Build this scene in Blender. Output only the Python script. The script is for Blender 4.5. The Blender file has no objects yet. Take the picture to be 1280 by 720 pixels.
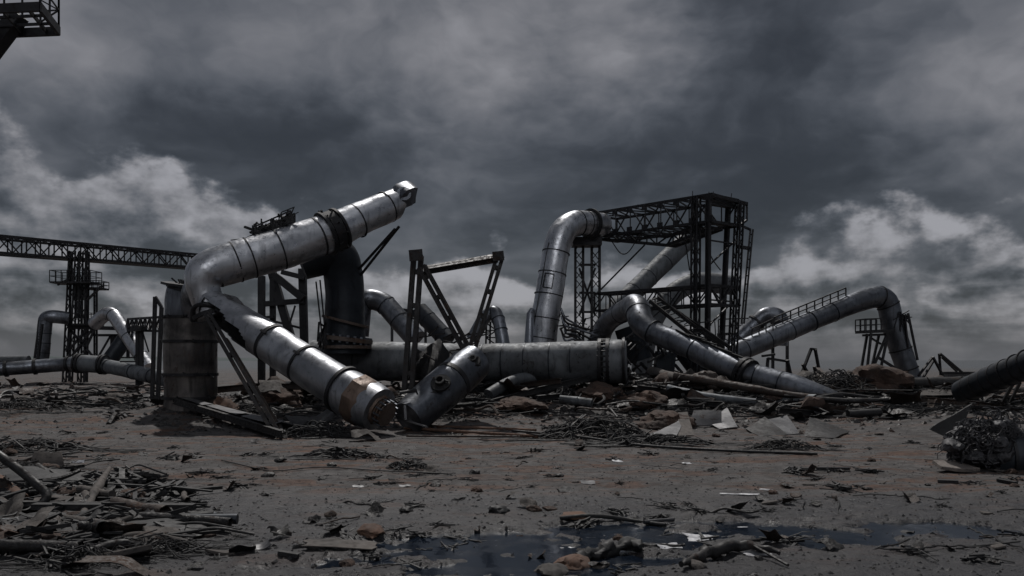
import bpy, math, random
import numpy as np
from mathutils import Vector as V, Matrix, noise as mnoise

R = math.radians
rnd = random.Random(7)
scene = bpy.context.scene
COL = scene.collection

# ------------------------------------------------------------------ camera numbers
CAM_H = 2.2
LENS = 28.0
F = LENS / 36.0 * 1280.0
HOR = 450.0

def at(px, py, d):
    """world point seen at a place in the photograph, d metres away"""
    return V(((px - 640.0) / F * d, d, CAM_H + (HOR - py) / F * d))

# ------------------------------------------------------------------ numpy noise / terrain
def _hash(ix, iy, seed):
    h = (ix.astype(np.int64) * 374761393 + iy.astype(np.int64) * 668265263 + seed * 974711) & 0x7fffffff
    h = ((h ^ (h >> 13)) * 1274126177) & 0x7fffffff
    h = h ^ (h >> 16)
    return (h & 0xffff) / 65535.0

def vnoise(x, y, seed=0):
    ix = np.floor(x); iy = np.floor(y)
    fx = x - ix; fy = y - iy
    fx = fx * fx * fx * (fx * (fx * 6 - 15) + 10); fy = fy * fy * fy * (fy * (fy * 6 - 15) + 10)
    a = _hash(ix, iy, seed); b = _hash(ix + 1, iy, seed)
    c = _hash(ix, iy + 1, seed); d = _hash(ix + 1, iy + 1, seed)
    return (a * (1 - fx) + b * fx) * (1 - fy) + (c * (1 - fx) + d * fx) * fy - 0.5

def fbm(x, y, oct=4, seed=0, gain=.5):
    s = 0.0; a = 1.0; f = 1.0
    for i in range(oct):
        s = s + a * vnoise(x * f + 17.3 * i, y * f - 9.1 * i, seed + i)
        a *= gain; f *= 2.03
    return s

def sstep(a, b, x):
    t = np.clip((x - a) / (b - a), 0, 1)
    return t * t * (3 - 2 * t)

PUDDLES = [(0.2, 8.9, 1.7, 1.5), (1.5, 10.2, 1.7, .85), (3.4, 10.2, 2.4, .75), (5.2, 10.3, 1.5, .6), (-.7, 9.6, 1.0, .6)]
MOUNDS = [  # px, d, radius x, radius y, height : low rubble banks in the wreckage belt
    (300, 30, 3.0, 3.0, .25), (420, 33, 4.0, 3.0, .45), (560, 31, 4.0, 3.0, .35), (690, 32, 4.0, 2.5, .55),
    (800, 34, 3.5, 3.0, .55), (900, 33, 4.0, 3.0, .5), (1020, 34, 4.0, 3.5, .55), (1150, 33, 4.5, 4, .45), (1230, 24, 2.5, 3, .35)]

def terrain(x, y):
    x = np.asarray(x, dtype=float); y = np.asarray(y, dtype=float)
    z = .34 * sstep(21, 32, y)
    far = sstep(3, 14, y)
    z = z + .10 * fbm(x / 5.0, y / 5.0, 3, 3) * (.35 + .65 * sstep(14, 26, y))
    z = z + .035 * fbm(x / .9, y / .9, 4, 11) + .022 * fbm(x / .22, y / .22, 3, 23)
    belt = sstep(21, 28, y) * (1 - sstep(60, 120, y))
    z = z + belt * .18 * (fbm(x / 1.6, y / 1.6, 4, 31) + .15)
    for (px, d, rx, ry, h) in MOUNDS:
        cx = (px - 640) / F * d
        z = z + h * np.exp(-((x - cx) / rx) ** 2 - ((y - d) / ry) ** 2)
    n = fbm(x / .75, y / .42, 5, 47, .6)
    pm = np.zeros_like(z)
    for (cx, cy, rx, ry) in PUDDLES:
        q = np.sqrt(((x - cx) / rx) ** 2 + ((y - cy) / ry) ** 2) + 1.35 * n
        pm = np.maximum(pm, 1 - sstep(.5, 1.25, q))
    z = z + .012 - .085 * pm + .05 * pm * (1 - .0) * np.maximum(0, fbm(x / .42, y / .26, 4, 71, .6) + .02) * 1.35
    return z

def gz(x, y):
    return float(terrain(np.array([x]), np.array([y]))[0])

def ground(px, py):
    """point of the terrain seen at this place in the photograph"""
    lo, hi = 4.0, 120.0
    d = 4.0
    prev = d
    while d < 140:
        p = at(px, py, d)
        if p.z <= gz(p.x, p.y):
            break
        prev = d
        d *= 1.03
    lo, hi = prev, d
    for _ in range(18):
        m = (lo + hi) / 2
        p = at(px, py, m)
        if p.z <= gz(p.x, p.y): hi = m
        else: lo = m
    p = at(px, py, hi)
    p.z = gz(p.x, p.y)
    return p

# ------------------------------------------------------------------ object bookkeeping
def tag(o, label=None, cat=None, group=None, kind=None):
    if label: o['label'] = label
    if cat: o['category'] = cat
    if group: o['group'] = group
    if kind: o['kind'] = kind
    return o

def thing(name, label, cat, loc, group=None):
    o = bpy.data.objects.new(name, None)
    o.empty_display_size = .3
    COL.objects.link(o)
    o.location = loc
    return tag(o, label, cat, group)

def root_of(o):
    while o.parent: o = o.parent
    return o

class MB:
    """collects vertices and faces in world space, becomes ONE mesh object"""
    def __init__(s):
        s.v = []; s.f = []
    def build(s, name, mat, parent=None, label=None, smooth=True, ang=38, loc=None):
        me = bpy.data.meshes.new(name)
        off = V((0, 0, 0))
        if parent is not None: off = V(root_of(parent).location)
        elif loc is not None: off = V(loc)
        me.from_pydata([tuple(V(p) - off) for p in s.v], [], s.f)
        me.update()
        if smooth and len(me.polygons):
            me.polygons.foreach_set('use_smooth', [True] * len(me.polygons))
            me.set_sharp_from_angle(angle=R(ang))
        me.materials.append(mat)
        o = bpy.data.objects.new(name, me)
        COL.objects.link(o)
        if parent is not None: o.parent = parent
        elif loc is not None: o.location = loc
        if label: o['label'] = label
        return o

def copy_tree(o, parent=None):
    c = o.copy(); COL.objects.link(c)
    if parent is not None: c.parent = parent
    for ch in list(o.children): copy_tree(ch, c)
    return c

# ------------------------------------------------------------------ shapes
def frame_of(t, ref=None):
    t = t.normalized()
    ref = V(ref) if ref is not None else V((0, 0, 1))
    if abs(t.dot(ref)) > .95: ref = V((1, 0, 0)) if abs(t.x) < .9 else V((0, 1, 0))
    n = (ref - t * ref.dot(t)).normalized()
    return n, t.cross(n).normalized()

def bar(mb, p, q, w, h=None, up=None):
    p = V(p); q = V(q); h = w if h is None else h
    n, b = frame_of(q - p, up)
    i = len(mb.v)
    for c in (p, q):
        for (a, e) in ((-1, -1), (1, -1), (1, 1), (-1, 1)):
            mb.v.append(c + b * (a * w / 2) + n * (e * h / 2))
    mb.f += [(i, i+1, i+2, i+3)[::-1], (i+4, i+5, i+6, i+7)]
    for k in range(4):
        mb.f.append((i+k, i+(k+1) % 4, i+4+(k+1) % 4, i+4+k))

def ibeam(mb, p, q, w, h, t=None, up=None):
    """I section as flange, web, flange, butted"""
    p = V(p); q = V(q); t = t or w * .16
    n, b = frame_of(q - p, up)
    bar(mb, p + n * (h / 2 - t / 2), q + n * (h / 2 - t / 2), w, t, n)
    bar(mb, p - n * (h / 2 - t / 2), q - n * (h / 2 - t / 2), w, t, n)
    bar(mb, p, q, t, h - 2 * t - .002, n)

def fillet(pts, bend, k=10):
    pts = [V(p) for p in pts]
    out = [pts[0]]
    for i in range(1, len(pts) - 1):
        a = pts[i-1]; p = pts[i]; c = pts[i+1]
        u = (a - p); w = (c - p)
        bi = bend[i-1] if isinstance(bend, (list, tuple)) else bend
        d = min(bi, u.length * .48, w.length * .48)
        u.normalize(); w.normalize()
        s = p + u * d; e = p + w * d
        for j in range(k + 1):
            x = j / k
            out.append(s * (1 - x) ** 2 + p * 2 * x * (1 - x) + e * x * x)
    out.append(pts[-1])
    return out

def resample(pts, step):
    out = [pts[0]]
    for i in range(len(pts) - 1):
        a, b = pts[i], pts[i+1]
        m = max(1, int((b - a).length / step + .5))
        for j in range(1, m + 1): out.append(a.lerp(b, j / m))
    return out

def arclen(pts):
    s = [0.0]
    for i in range(1, len(pts)): s.append(s[-1] + (pts[i] - pts[i-1]).length)
    return s

def along(pts, fr):
    s = arclen(pts); L = s[-1] * fr
    for i in range(1, len(pts)):
        if s[i] >= L - 1e-9:
            u = (L - s[i-1]) / max(1e-9, s[i] - s[i-1])
            return pts[i-1].lerp(pts[i], u), (pts[i] - pts[i-1]).normalized()
    return pts[-1], (pts[-1] - pts[-2]).normalized()

def rad_at(r, fr):
    if not isinstance(r, (list, tuple)): return r
    for i in range(1, len(r)):
        if fr <= r[i][0]:
            u = (fr - r[i-1][0]) / max(1e-9, r[i][0] - r[i-1][0])
            return r[i-1][1] + u * (r[i][1] - r[i-1][1])
    return r[-1][1]

def sweep(mb, pts, r, n=24, cap0=True, cap1=True, dent=0, dsc=1.0, lap=0, seg=1.0, skip=None, torn0=0, torn1=0, inner=0, seed=0, sq=None):
    """tube along pts; r is a number or [(fraction, radius)]"""
    S = arclen(pts); L = S[-1]
    m = len(pts)
    tang = []
    for i in range(m):
        a = pts[max(0, i-1)]; b = pts[min(m-1, i+1)]
        tang.append((b - a).normalized())
    nrm, _ = frame_of(tang[0])
    rings = []; i0 = len(mb.v)
    for i in range(m):
        t = tang[i]
        nrm = nrm - t * nrm.dot(t); nrm.normalize()
        b = t.cross(nrm)
        rr = rad_at(r, S[i] / L) - inner
        if lap: rr *= 1 + lap * ((S[i] / seg) % 1.0 - .5)
        for k in range(n):
            a = 2 * math.pi * k / n
            dv = nrm * math.cos(a) + b * math.sin(a)
            q = rr
            p = pts[i] + dv * rr
            if dent:
                d = mnoise.noise(p * dsc + V((seed, seed * 2, 0)))
                d2 = max(0, mnoise.noise(p * dsc * .55 + V((seed + 40, 0, seed))) - .22) * 2.2
                q = rr + dent * (d * .6 - d2)
            if sq: q *= 1 + sq * math.cos(2 * a)
            p = pts[i] + dv * q
            if torn0 and i == 0: p = p + t * torn0 * mnoise.noise(V((a * 1.7 + seed, seed, 3)))
            if torn1 and i == m - 1: p = p + t * torn1 * mnoise.noise(V((math.cos(a) * 1.7 + seed, math.sin(a) * 1.7, 9)))
            mb.v.append(p)
    for i in range(m - 1):
        for k in range(n):
            ids = (i0 + i*n + k, i0 + i*n + (k+1) % n, i0 + (i+1)*n + (k+1) % n, i0 + (i+1)*n + k)
            if skip:
                c = (mb.v[ids[0]] + mb.v[ids[2]]) / 2
                nn = (c - (pts[i] + pts[i+1]) / 2).normalized()
                if skip(c, nn, (S[i] + S[i+1]) / 2): continue
            mb.f.append(ids if not inner else ids[::-1])
    if cap0: mb.f.append(tuple(i0 + k for k in range(n))[::-1])
    if cap1: mb.f.append(tuple(i0 + (m-1)*n + k for k in range(n)))

def ring(mb, c, axis, r_in, r_out, w, n=32):
    """collar: closed square-section ring"""
    axis = V(axis).normalized(); u, b = frame_of(axis)
    i = len(mb.v)
    for k in range(n):
        a = 2 * math.pi * k / n; d = u * math.cos(a) + b * math.sin(a)
        for (rr, z) in ((r_in, -w/2), (r_out, -w/2), (r_out, w/2), (r_in, w/2)):
            mb.v.append(V(c) + d * rr + axis * z)
    for k in range(n):
        k2 = (k + 1) % n
        for j in range(4):
            j2 = (j + 1) % 4
            mb.f.append((i + k*4 + j, i + k2*4 + j, i + k2*4 + j2, i + k*4 + j2))

def disc(mb, c, axis, r, w, n=24):
    axis = V(axis).normalized()
    sweep(mb, [V(c) - axis * w / 2, V(c) + axis * w / 2], r, n)

def bolt_set(parent, c, axis, r, k, mat, br=.05, bl=.16):
    axis = V(axis).normalized(); u, b = frame_of(axis)
    for i in range(k):
        a = 2 * math.pi * (i + .5) / k; p = V(c) + (u * math.cos(a) + b * math.sin(a)) * r
        mb = MB(); sweep(mb, [p - axis * bl / 2, p + axis * bl / 2], br, 6); mb.build('bolt', mat, parent)

def bolts(mb, c, axis, r, k, br=.05, bl=.16):
    axis = V(axis).normalized(); u, b = frame_of(axis)
    for i in range(k):
        a = 2 * math.pi * (i + .5) / k
        p = V(c) + (u * math.cos(a) + b * math.sin(a)) * r
        sweep(mb, [p - axis * bl / 2, p + axis * bl / 2], br, 6)

def lace(mb, a0, a1, b0, b1, n, w, x=False, posts=True):
    """zig-zag bracing between chord a and chord b"""
    a0, a1, b0, b1 = map(V, (a0, a1, b0, b1))
    for i in range(n):
        u0, u1 = i / n, (i + 1) / n
        pa0, pa1 = a0.lerp(a1, u0), a0.lerp(a1, u1)
        pb0, pb1 = b0.lerp(b1, u0), b0.lerp(b1, u1)
        if x:
            bar(mb, pa0, pb1, w); bar(mb, pb0, pa1, w * .97)
        elif i % 2 == 0: bar(mb, pa0, pb1, w)
        else: bar(mb, pb0, pa1, w)
        if posts and i > 0: bar(mb, pa0, pb0, w * .93)

def lattice_post(mb, p, q, w, d, n, chord=.09, lc=.045, ux=(1, 0, 0)):
    p = V(p); q = V(q); t = (q - p).normalized()
    ux = V(ux); ux = (ux - t * ux.dot(t)).normalized(); uy = t.cross(ux)
    cs = []
    for (a, b) in ((-1, -1), (1, -1), (1, 1), (-1, 1)):
        o = ux * (a * w / 2) + uy * (b * d / 2)
        cs.append((p + o, q + o)); bar(mb, p + o, q + o, chord, chord, ux)
    for k in range(4):
        a = cs[k]; b = cs[(k + 1) % 4]
        lace(mb, a[0], a[1], b[0], b[1], n, lc, posts=False)

def box_truss(mb, lines, n, chord, lc, faces=((0, 1), (1, 2), (2, 3), (3, 0)), x=False):
    """four chord lines (p, q), bracing on the listed faces"""
    for (p, q) in lines: bar(mb, p, q, chord)
    for (i, j) in faces: lace(mb, lines[i][0], lines[i][1], lines[j][0], lines[j][1], n, lc, x=x)
    for (i, j) in ((0, 1), (1, 2), (2, 3), (3, 0)):
        bar(mb, lines[i][0], lines[j][0], chord * .9); bar(mb, lines[i][1], lines[j][1], chord * .9)

def rail(mb, p, q, h, n, w=.04, up=(0, 0, 1), mid=True):
    p = V(p); q = V(q); up = V(up)
    bar(mb, p + up * h, q + up * h, w)
    if mid: bar(mb, p + up * h * .52, q + up * h * .52, w * .8)
    for i in range(n + 1):
        a = p.lerp(q, i / n); bar(mb, a, a + up * (h - w * .4), w * .9)

# ------------------------------------------------------------------ materials
def newmat(name):
    m = bpy.data.materials.new(name); m.use_nodes = True
    nt = m.node_tree; nt.nodes.clear()
    out = nt.nodes.new('ShaderNodeOutputMaterial')
    b = nt.nodes.new('ShaderNodeBsdfPrincipled')
    nt.links.new(b.outputs[0], out.inputs[0])
    return m, nt, b

class NG:
    def __init__(s, nt): s.nt = nt
    def node(s, t, **kw):
        n = s.nt.nodes.new(t)
        for k, v in kw.items(): setattr(n, k, v)
        return n
    def put(s, inp, v):
        if isinstance(v, bpy.types.NodeSocket): s.nt.links.new(v, inp)
        elif v is not None: inp.default_value = v
    def m(s, op, a, b=None, c=None, clamp=False):
        n = s.node('ShaderNodeMath', operation=op, use_clamp=clamp)
        s.put(n.inputs[0], a); s.put(n.inputs[1], b)
        if c is not None: s.put(n.inputs[2], c)
        return n.outputs[0]
    def vm(s, op, a, b=None):
        n = s.node('ShaderNodeVectorMath', operation=op)
        s.put(n.inputs[0], a); s.put(n.inputs[1], b)
        return n.outputs['Value'] if op in ('DOT_PRODUCT', 'LENGTH') else n.outputs['Vector']
    dim = '3D'
    def noise(s, vec, scale, detail=6, rough=.55, dist=0, col=False):
        n = s.node('ShaderNodeTexNoise', noise_dimensions=s.dim)
        s.put(n.inputs['Vector'], vec); s.put(n.inputs['Scale'], scale); s.put(n.inputs['Detail'], detail)
        s.put(n.inputs['Roughness'], rough); s.put(n.inputs['Distortion'], dist)
        return n.outputs['Color'] if col else n.outputs[0]
    def mr(s, v, a, b, c=0.0, d=1.0, smooth=True):
        n = s.node('ShaderNodeMapRange', interpolation_type='SMOOTHSTEP' if smooth else 'LINEAR')
        s.put(n.inputs[0], v); s.put(n.inputs[1], a); s.put(n.inputs[2], b); s.put(n.inputs[3], c); s.put(n.inputs[4], d)
        return n.outputs[0]
    def mix(s, f, a, b, blend='MIX'):
        n = s.node('ShaderNodeMix', data_type='RGBA', blend_type=blend)
        s.put(n.inputs[0], f)
        for sock, v in ((n.inputs[6], a), (n.inputs[7], b)):
            s.put(sock, v if isinstance(v, bpy.types.NodeSocket) else (v[0], v[1], v[2], 1))
        return n.outputs[2]
    def bump(s, h, strength=.3, dist=.05, prev=None):
        n = s.node('ShaderNodeBump')
        s.put(n.inputs['Height'], h); s.put(n.inputs['Strength'], strength); s.put(n.inputs['Distance'], dist)
        if prev: s.put(n.inputs['Normal'], prev)
        return n.outputs[0]

def coords(g, jitter=True):
    tc = g.node('ShaderNodeTexCoord'); v = tc.outputs['Object']
    if not jitter: return v, None
    oi = g.node('ShaderNodeObjectInfo')
    k = g.m('MULTIPLY', oi.outputs['Random'], 37.0)
    cx = g.node('ShaderNodeCombineXYZ'); g.put(cx.inputs[0], k); g.put(cx.inputs[1], k); g.put(cx.inputs[2], k)
    return g.vm('ADD', v, cx.outputs[0]), oi.outputs['Random']

def metal(name, c1, c2, metallic=.9, r0=.3, r1=.55, rust=0.0, rustc=(.10, .05, .03), scale=1.0, bump=.25, streak=.4, soot=.0, vary=0.0):
    m, nt, b = newmat(name); g = NG(nt)
    v, rr = coords(g)
    n1 = g.noise(v, .8 * scale, 7, .6, .4)
    n2 = g.noise(v, 4.5 * scale, 9, .65, .6)
    sv = g.vm('MULTIPLY', v, (3.0, 3.0, .35))
    n3 = g.noise(sv, 2.0 * scale, 6, .6)
    col = g.mix(g.mr(n1, .35, .68), c1, c2)
    dark = tuple(x * .38 for x in c2)
    col = g.mix(g.m('MULTIPLY', g.mr(n3, .5, .72), streak), col, dark)
    spk = g.mr(n2, .58, .72)
    col = g.mix(g.m('MULTIPLY', spk, .45), col, dark)
    met = metallic
    if rust > 0:
        rm = g.m('ADD', n2, g.m('MULTIPLY', n1, .9))
        th = 1.25 - rust * .6
        rm = g.mr(rm, th, th + .16)
        rc = g.mix(g.mr(n2, .4, .65), rustc, tuple(x * .5 for x in rustc))
        col = g.mix(rm, col, rc)
        met = g.m('MULTIPLY', g.m('SUBTRACT', 1.0, rm), metallic)
    else: rm = None
    if soot > 0:
        sm = g.m('MULTIPLY', g.mr(g.noise(v, .45 * scale, 5, .6, .8), .42, .62), soot)
        col = g.mix(sm, col, (.012, .012, .013))
    if vary > 0:
        col = g.mix(g.m('MULTIPLY', rr, vary), col, (.012, .012, .013))
    g.put(b.inputs['Base Color'], col)
    g.put(b.inputs['Metallic'], met)
    ro = g.m('ADD', g.mr(n2, .3, .7, r0, r1), g.m('MULTIPLY', spk, .12))
    if rm is not None: ro = g.m('ADD', ro, g.m('MULTIPLY', rm, .3), clamp=True)
    g.put(b.inputs['Roughness'], ro)
    nb = g.bump(g.noise(v, 1.7 * scale, 3, .5), bump, .09)
    nb = g.bump(g.noise(v, 14 * scale, 5, .6), bump * .5, .012, nb)
    g.put(b.inputs['Normal'], nb)
    return m

def matte(name, c1, c2, c3=None, rough=.85, scale=2.0, bump=.5, bd=.05, vary=.0, metallic=0.0, contrast=(.38, .66)):
    m, nt, b = newmat(name); g = NG(nt)
    v, rr = coords(g)
    n1 = g.noise(v, scale, 8, .62, .3); n2 = g.noise(v, scale * 5.3, 8, .65)
    col = g.mix(g.mr(n1, *contrast), c1, c2)
    if c3: col = g.mix(g.mr(n2, .52, .7), col, c3)
    if vary: col = g.mix(g.m('MULTIPLY', rr, vary), col, (.012, .012, .012))
    g.put(b.inputs['Base Color'], col)
    g.put(b.inputs['Roughness'], g.mr(n2, .3, .7, rough - .12, min(1, rough + .1)))
    b.inputs['Metallic'].default_value = metallic
    nb = g.bump(n1, bump, bd); nb = g.bump(n2, bump * .6, bd * .3, nb)
    g.put(b.inputs['Normal'], nb)
    return m

M = {}
M['silver'] = metal('silver_cladding', (.64, .65, .68), (.43, .445, .475), .94, .25, .48, rust=.17, rustc=(.06, .047, .04), bump=.24, streak=.6, soot=.24)
M['silver2'] = metal('dull_silver_cladding', (.25, .265, .295), (.14, .152, .175), .85, .28, .52, rust=.28, rustc=(.055, .042, .036), bump=.24, streak=.5, soot=.55)
M['silver3'] = metal('brushed_silver_cladding', (.46, .47, .50), (.29, .305, .33), .88, .36, .56, rust=.2, rustc=(.06, .047, .04), bump=.26, streak=.6, soot=.35)
M['collar'] = metal('rust_brown_collar', (.19, .135, .105), (.10, .076, .062), .45, .42, .65, rust=.4, rustc=(.15, .085, .055), scale=1.6, bump=.3, streak=.4)
M['grey'] = metal('weathered_grey_pipe', (.15, .162, .175), (.09, .098, .108), .25, .55, .75, rust=.25, rustc=(.06, .045, .038), bump=.22, streak=.7, soot=.5)
M['grey2'] = metal('dim_silver_cladding', (.20, .215, .24), (.12, .13, .15), .8, .26, .48, rust=.1, bump=.2, streak=.5, soot=.4)
M['dark'] = metal('dark_pipe', (.03, .036, .045), (.016, .019, .024), .5, .4, .6, rust=.1, bump=.2, streak=.5)  # near-black tone for the darkest pipes and bands
M['black'] = metal('blackened_steel', (.022, .022, .025), (.012, .012, .014), .3, .5, .72, rust=.22, rustc=(.045, .026, .018), bump=.2, streak=.2)
M['frame'] = metal('rusty_black_steel', (.024, .022, .0225), (.012, .0115, .0125), .35, .45, .7, rust=.45, rustc=(.048, .031, .024), scale=2, bump=.25, streak=.3)
M['rusty'] = metal('rusty_plate', (.13, .10, .085), (.08, .06, .05), .35, .5, .75, rust=.45, rustc=(.13, .075, .05), scale=1.6, bump=.3, streak=.4)
M['drum'] = metal('brown_scorched_drum', (.19, .172, .16), (.07, .066, .066), .75, .3, .52, rust=.35, rustc=(.085, .055, .042), bump=.22, streak=.7, soot=.6)
M['sheet'] = metal('torn_sheet_metal', (.15, .15, .155), (.075, .075, .08), .35, .38, .6, rust=.3, rustc=(.09, .06, .045), scale=1.5, bump=.3, streak=.3, vary=.4)
M['bright'] = metal('bright_torn_aluminium', (.55, .555, .57), (.36, .36, .38), .4, .3, .5, bump=.3, streak=.2, scale=2)
M['steel'] = metal('pale_plate_steel', (.16, .16, .165), (.09, .09, .095), .4, .38, .55, rust=.15, rustc=(.10, .07, .05), scale=1.5, bump=.3, streak=.35)
M['scrap'] = metal('dark_scrap', (.030, .0285, .0285), (.013, .0127, .013), .3, .45, .75, rust=.4, rustc=(.055, .034, .026), scale=2.5, bump=.4, vary=.6)
M['scraprust'] = metal('brown_scrap', (.060, .044, .036), (.028, .023, .021), .15, .55, .8, rust=.5, rustc=(.085, .049, .033), scale=2.5, bump=.4, vary=.4)
M['char'] = matte('charred', (.010, .010, .011), (.016, .016, .0175), (.026, .026, .028), .7, 3, .6, .04, vary=.3)
M['inner'] = matte('dark_inside', (.012, .012, .013), (.02, .02, .021), None, .8, 2)  # near-black lining for the insides of open pipes
M['earth'] = matte('rusty_earth', (.082, .048, .034), (.046, .031, .025), (.025, .019, .017), .95, 1.6, 1.0, .12, vary=.25)
M['slab'] = matte('grey_brown_slab', (.098, .085, .077), (.06, .054, .050), (.03, .027, .026), .9, 2.0, .6, .04, vary=.45)
M['slab2'] = matte('pale_stone', (.19, .165, .147), (.13, .115, .105), (.07, .06, .055), .9, 3.0, .8, .05)
M['brick'] = matte('burnt_orange_slab', (.115, .062, .040), (.07, .042, .030), (.03, .023, .02), .9, 2.5, .7, .05)
M['charmesh'] = matte('grey_charred_wire', (.06, .06, .065), (.03, .03, .033), (.11, .11, .115), .65, 3, .6, .04, metallic=.3)
# ------------------------------------------------------------------ ground material
def ground_mat():
    m, nt, b = newmat('scorched_ground'); g = NG(nt)
    geo = g.node('ShaderNodeNewGeometry'); v = geo.outputs['Position']
    sep = g.node('ShaderNodeSeparateXYZ'); g.put(sep.inputs[0], v); z = sep.outputs[2]
    n0 = g.noise(v, .16, 5, .6, .6)
    n1 = g.noise(v, .75, 8, .62, .5)
    n2 = g.noise(v, 4.2, 9, .66, .4)
    n3 = g.noise(v, 23.0, 6, .7)
    st = g.noise(g.vm('MULTIPLY', v, (.55, 1.7, 1.0)), .9, 7, .62, .8)
    col = g.mix(g.mr(n1, .33, .68), (.061, .0575, .057), (.102, .096, .0945))
    col = g.mix(g.m('MULTIPLY', g.mr(n2, .42, .66), .65), col, (.038, .0355, .035))
    rust = g.m('MULTIPLY', g.mr(st, .49, .62), g.mr(n0, .33, .49))
    col = g.mix(g.m('MULTIPLY', rust, .82), col, g.mix(g.mr(n2, .35, .65), (.108, .053, .032), (.060, .034, .024)))
    soot = g.m('MULTIPLY', g.mr(g.noise(v, .5, 7, .65, 1.0), .55, .72), .75)
    col = g.mix(soot, col, (.024, .023, .0235))
    grit = g.mr(n3, .60, .72)
    col = g.mix(g.m('MULTIPLY', grit, .55), col, (.03, .028, .028))
    pale = g.mr(g.noise(v, 31.0, 4, .6), .66, .76)
    col = g.mix(g.m('MULTIPLY', pale, .35), col, (.17, .16, .155))
    yy = sep.outputs[1]
    near = g.m('MULTIPLY', g.mr(z, .085, -.005), g.mr(yy, 14.0, 12.5))
    wet = g.m('MULTIPLY', near, 1.0)
    col = g.mix(g.m('MULTIPLY', wet, .85), col, (.026, .026, .029))
    col = g.mix(g.mr(yy, 60.0, 220.0), col, (.07, .078, .088))  # distance haze painted in: far ground fades to sky grey
    g.put(b.inputs['Base Color'], col)
    ro = g.m('SUBTRACT', g.mr(n2, .3, .7, .78, .96), g.m('MULTIPLY', wet, .5))
    ro = g.m('SUBTRACT', ro, g.m('MULTIPLY', soot, .35))
    g.put(b.inputs['Roughness'], ro)
    b.inputs['Specular IOR Level'].default_value = .3
    nb = g.bump(n1, .6, .16)
    nb = g.bump(n2, .9, .075, nb)
    nb = g.bump(n3, .9, .02, nb)
    g.put(b.inputs['Normal'], nb)
    return m

def build_ground():
    ys = [-60., -40, -25, -14, -7, -2, 1, 3, 4.5]
    y = 5.6
    while y < 4200:
        ys.append(y)
        y *= 1.0048 if y < 30 else (1.009 if y < 70 else 1.05)
    ys = np.array(ys)
    core = np.linspace(-.86, .86, 470)
    ext = .86 * np.array([1.12, 1.3, 1.6, 2.1, 3, 4.5, 7, 12])
    s = np.concatenate([-ext[::-1], core, ext])
    SC = np.maximum(ys, 5.0)
    X = SC[:, None] * s[None, :]; Y = np.repeat(ys[:, None], len(s), 1)
    Z = terrain(X, Y)
    fade = sstep(150, 400, Y)
    Z = Z * (1 - fade) + .35 * fade
    nr, nc = X.shape
    global GRID
    GRID = (ys.tolist(), s.tolist(), Z)
    co = np.stack([X, Y, Z], -1).reshape(-1, 3).astype(np.float32)
    idx = np.arange(nr * nc).reshape(nr, nc)
    f = np.stack([idx[:-1, :-1], idx[:-1, 1:], idx[1:, 1:], idx[1:, :-1]], -1).reshape(-1, 4)
    me = bpy.data.meshes.new('ground')
    me.vertices.add(len(co)); me.vertices.foreach_set('co', co.ravel())
    me.loops.add(f.size); me.loops.foreach_set('vertex_index', f.ravel().astype(np.int32))
    me.polygons.add(len(f))
    me.polygons.foreach_set('loop_start', np.arange(0, f.size, 4, dtype=np.int32))
    me.polygons.foreach_set('loop_total', np.full(len(f), 4, dtype=np.int32))
    me.polygons.foreach_set('use_smooth', np.ones(len(f), dtype=bool))
    me.update(calc_edges=True)
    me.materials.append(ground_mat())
    o = bpy.data.objects.new('ground', me); COL.objects.link(o)
    tag(o, 'scorched grey brown wasteland ground with rust stains', kind='structure')
build_ground()
import bisect
def gz(x, y):
    ys, s, Z = GRID
    i = min(max(bisect.bisect_right(ys, y) - 1, 0), len(ys) - 2)
    u = min(max((y - ys[i]) / (ys[i+1] - ys[i]), 0), 1)
    q = x / max(y, 5.0)
    j = min(max(bisect.bisect_right(s, q) - 1, 0), len(s) - 2)
    w = min(max((q - s[j]) / (s[j+1] - s[j]), 0), 1)
    return float((Z[i, j] * (1 - w) + Z[i, j+1] * w) * (1 - u) + (Z[i+1, j] * (1 - w) + Z[i+1, j+1] * w) * u)

# puddle water: a level sheet in the hollows of the ground
def build_water():
    m, nt, b = newmat('puddle_water'); g = NG(nt)
    geo = g.node('ShaderNodeNewGeometry'); v = geo.outputs['Position']
    b.inputs['Base Color'].default_value = (.0065, .010, .017, 1)
    g.put(b.inputs['Roughness'], g.mr(g.noise(v, 2.2, 5, .6), .4, .7, .06, .28))
    b.inputs['IOR'].default_value = 1.45
    b.inputs['Specular IOR Level'].default_value = .42
    b.inputs['Specular Tint'].default_value = (.85, .93, 1.0, 1)
    g.put(b.inputs['Normal'], g.bump(g.noise(v, 5.0, 5, .6), .05, .03))
    mb = MB(); z = -.036
    n = 40
    for k in range(n):
        a = 2 * math.pi * k / n
        mb.v.append(V((2.6 + 5.6 * math.cos(a), 9.6 + 3.0 * math.sin(a), z)))
    mb.f.append(tuple(range(n)))
    o = mb.build('puddle', m, smooth=False)
    tag(o, 'shallow dark puddle in the foreground', kind='structure')
build_water()

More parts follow.
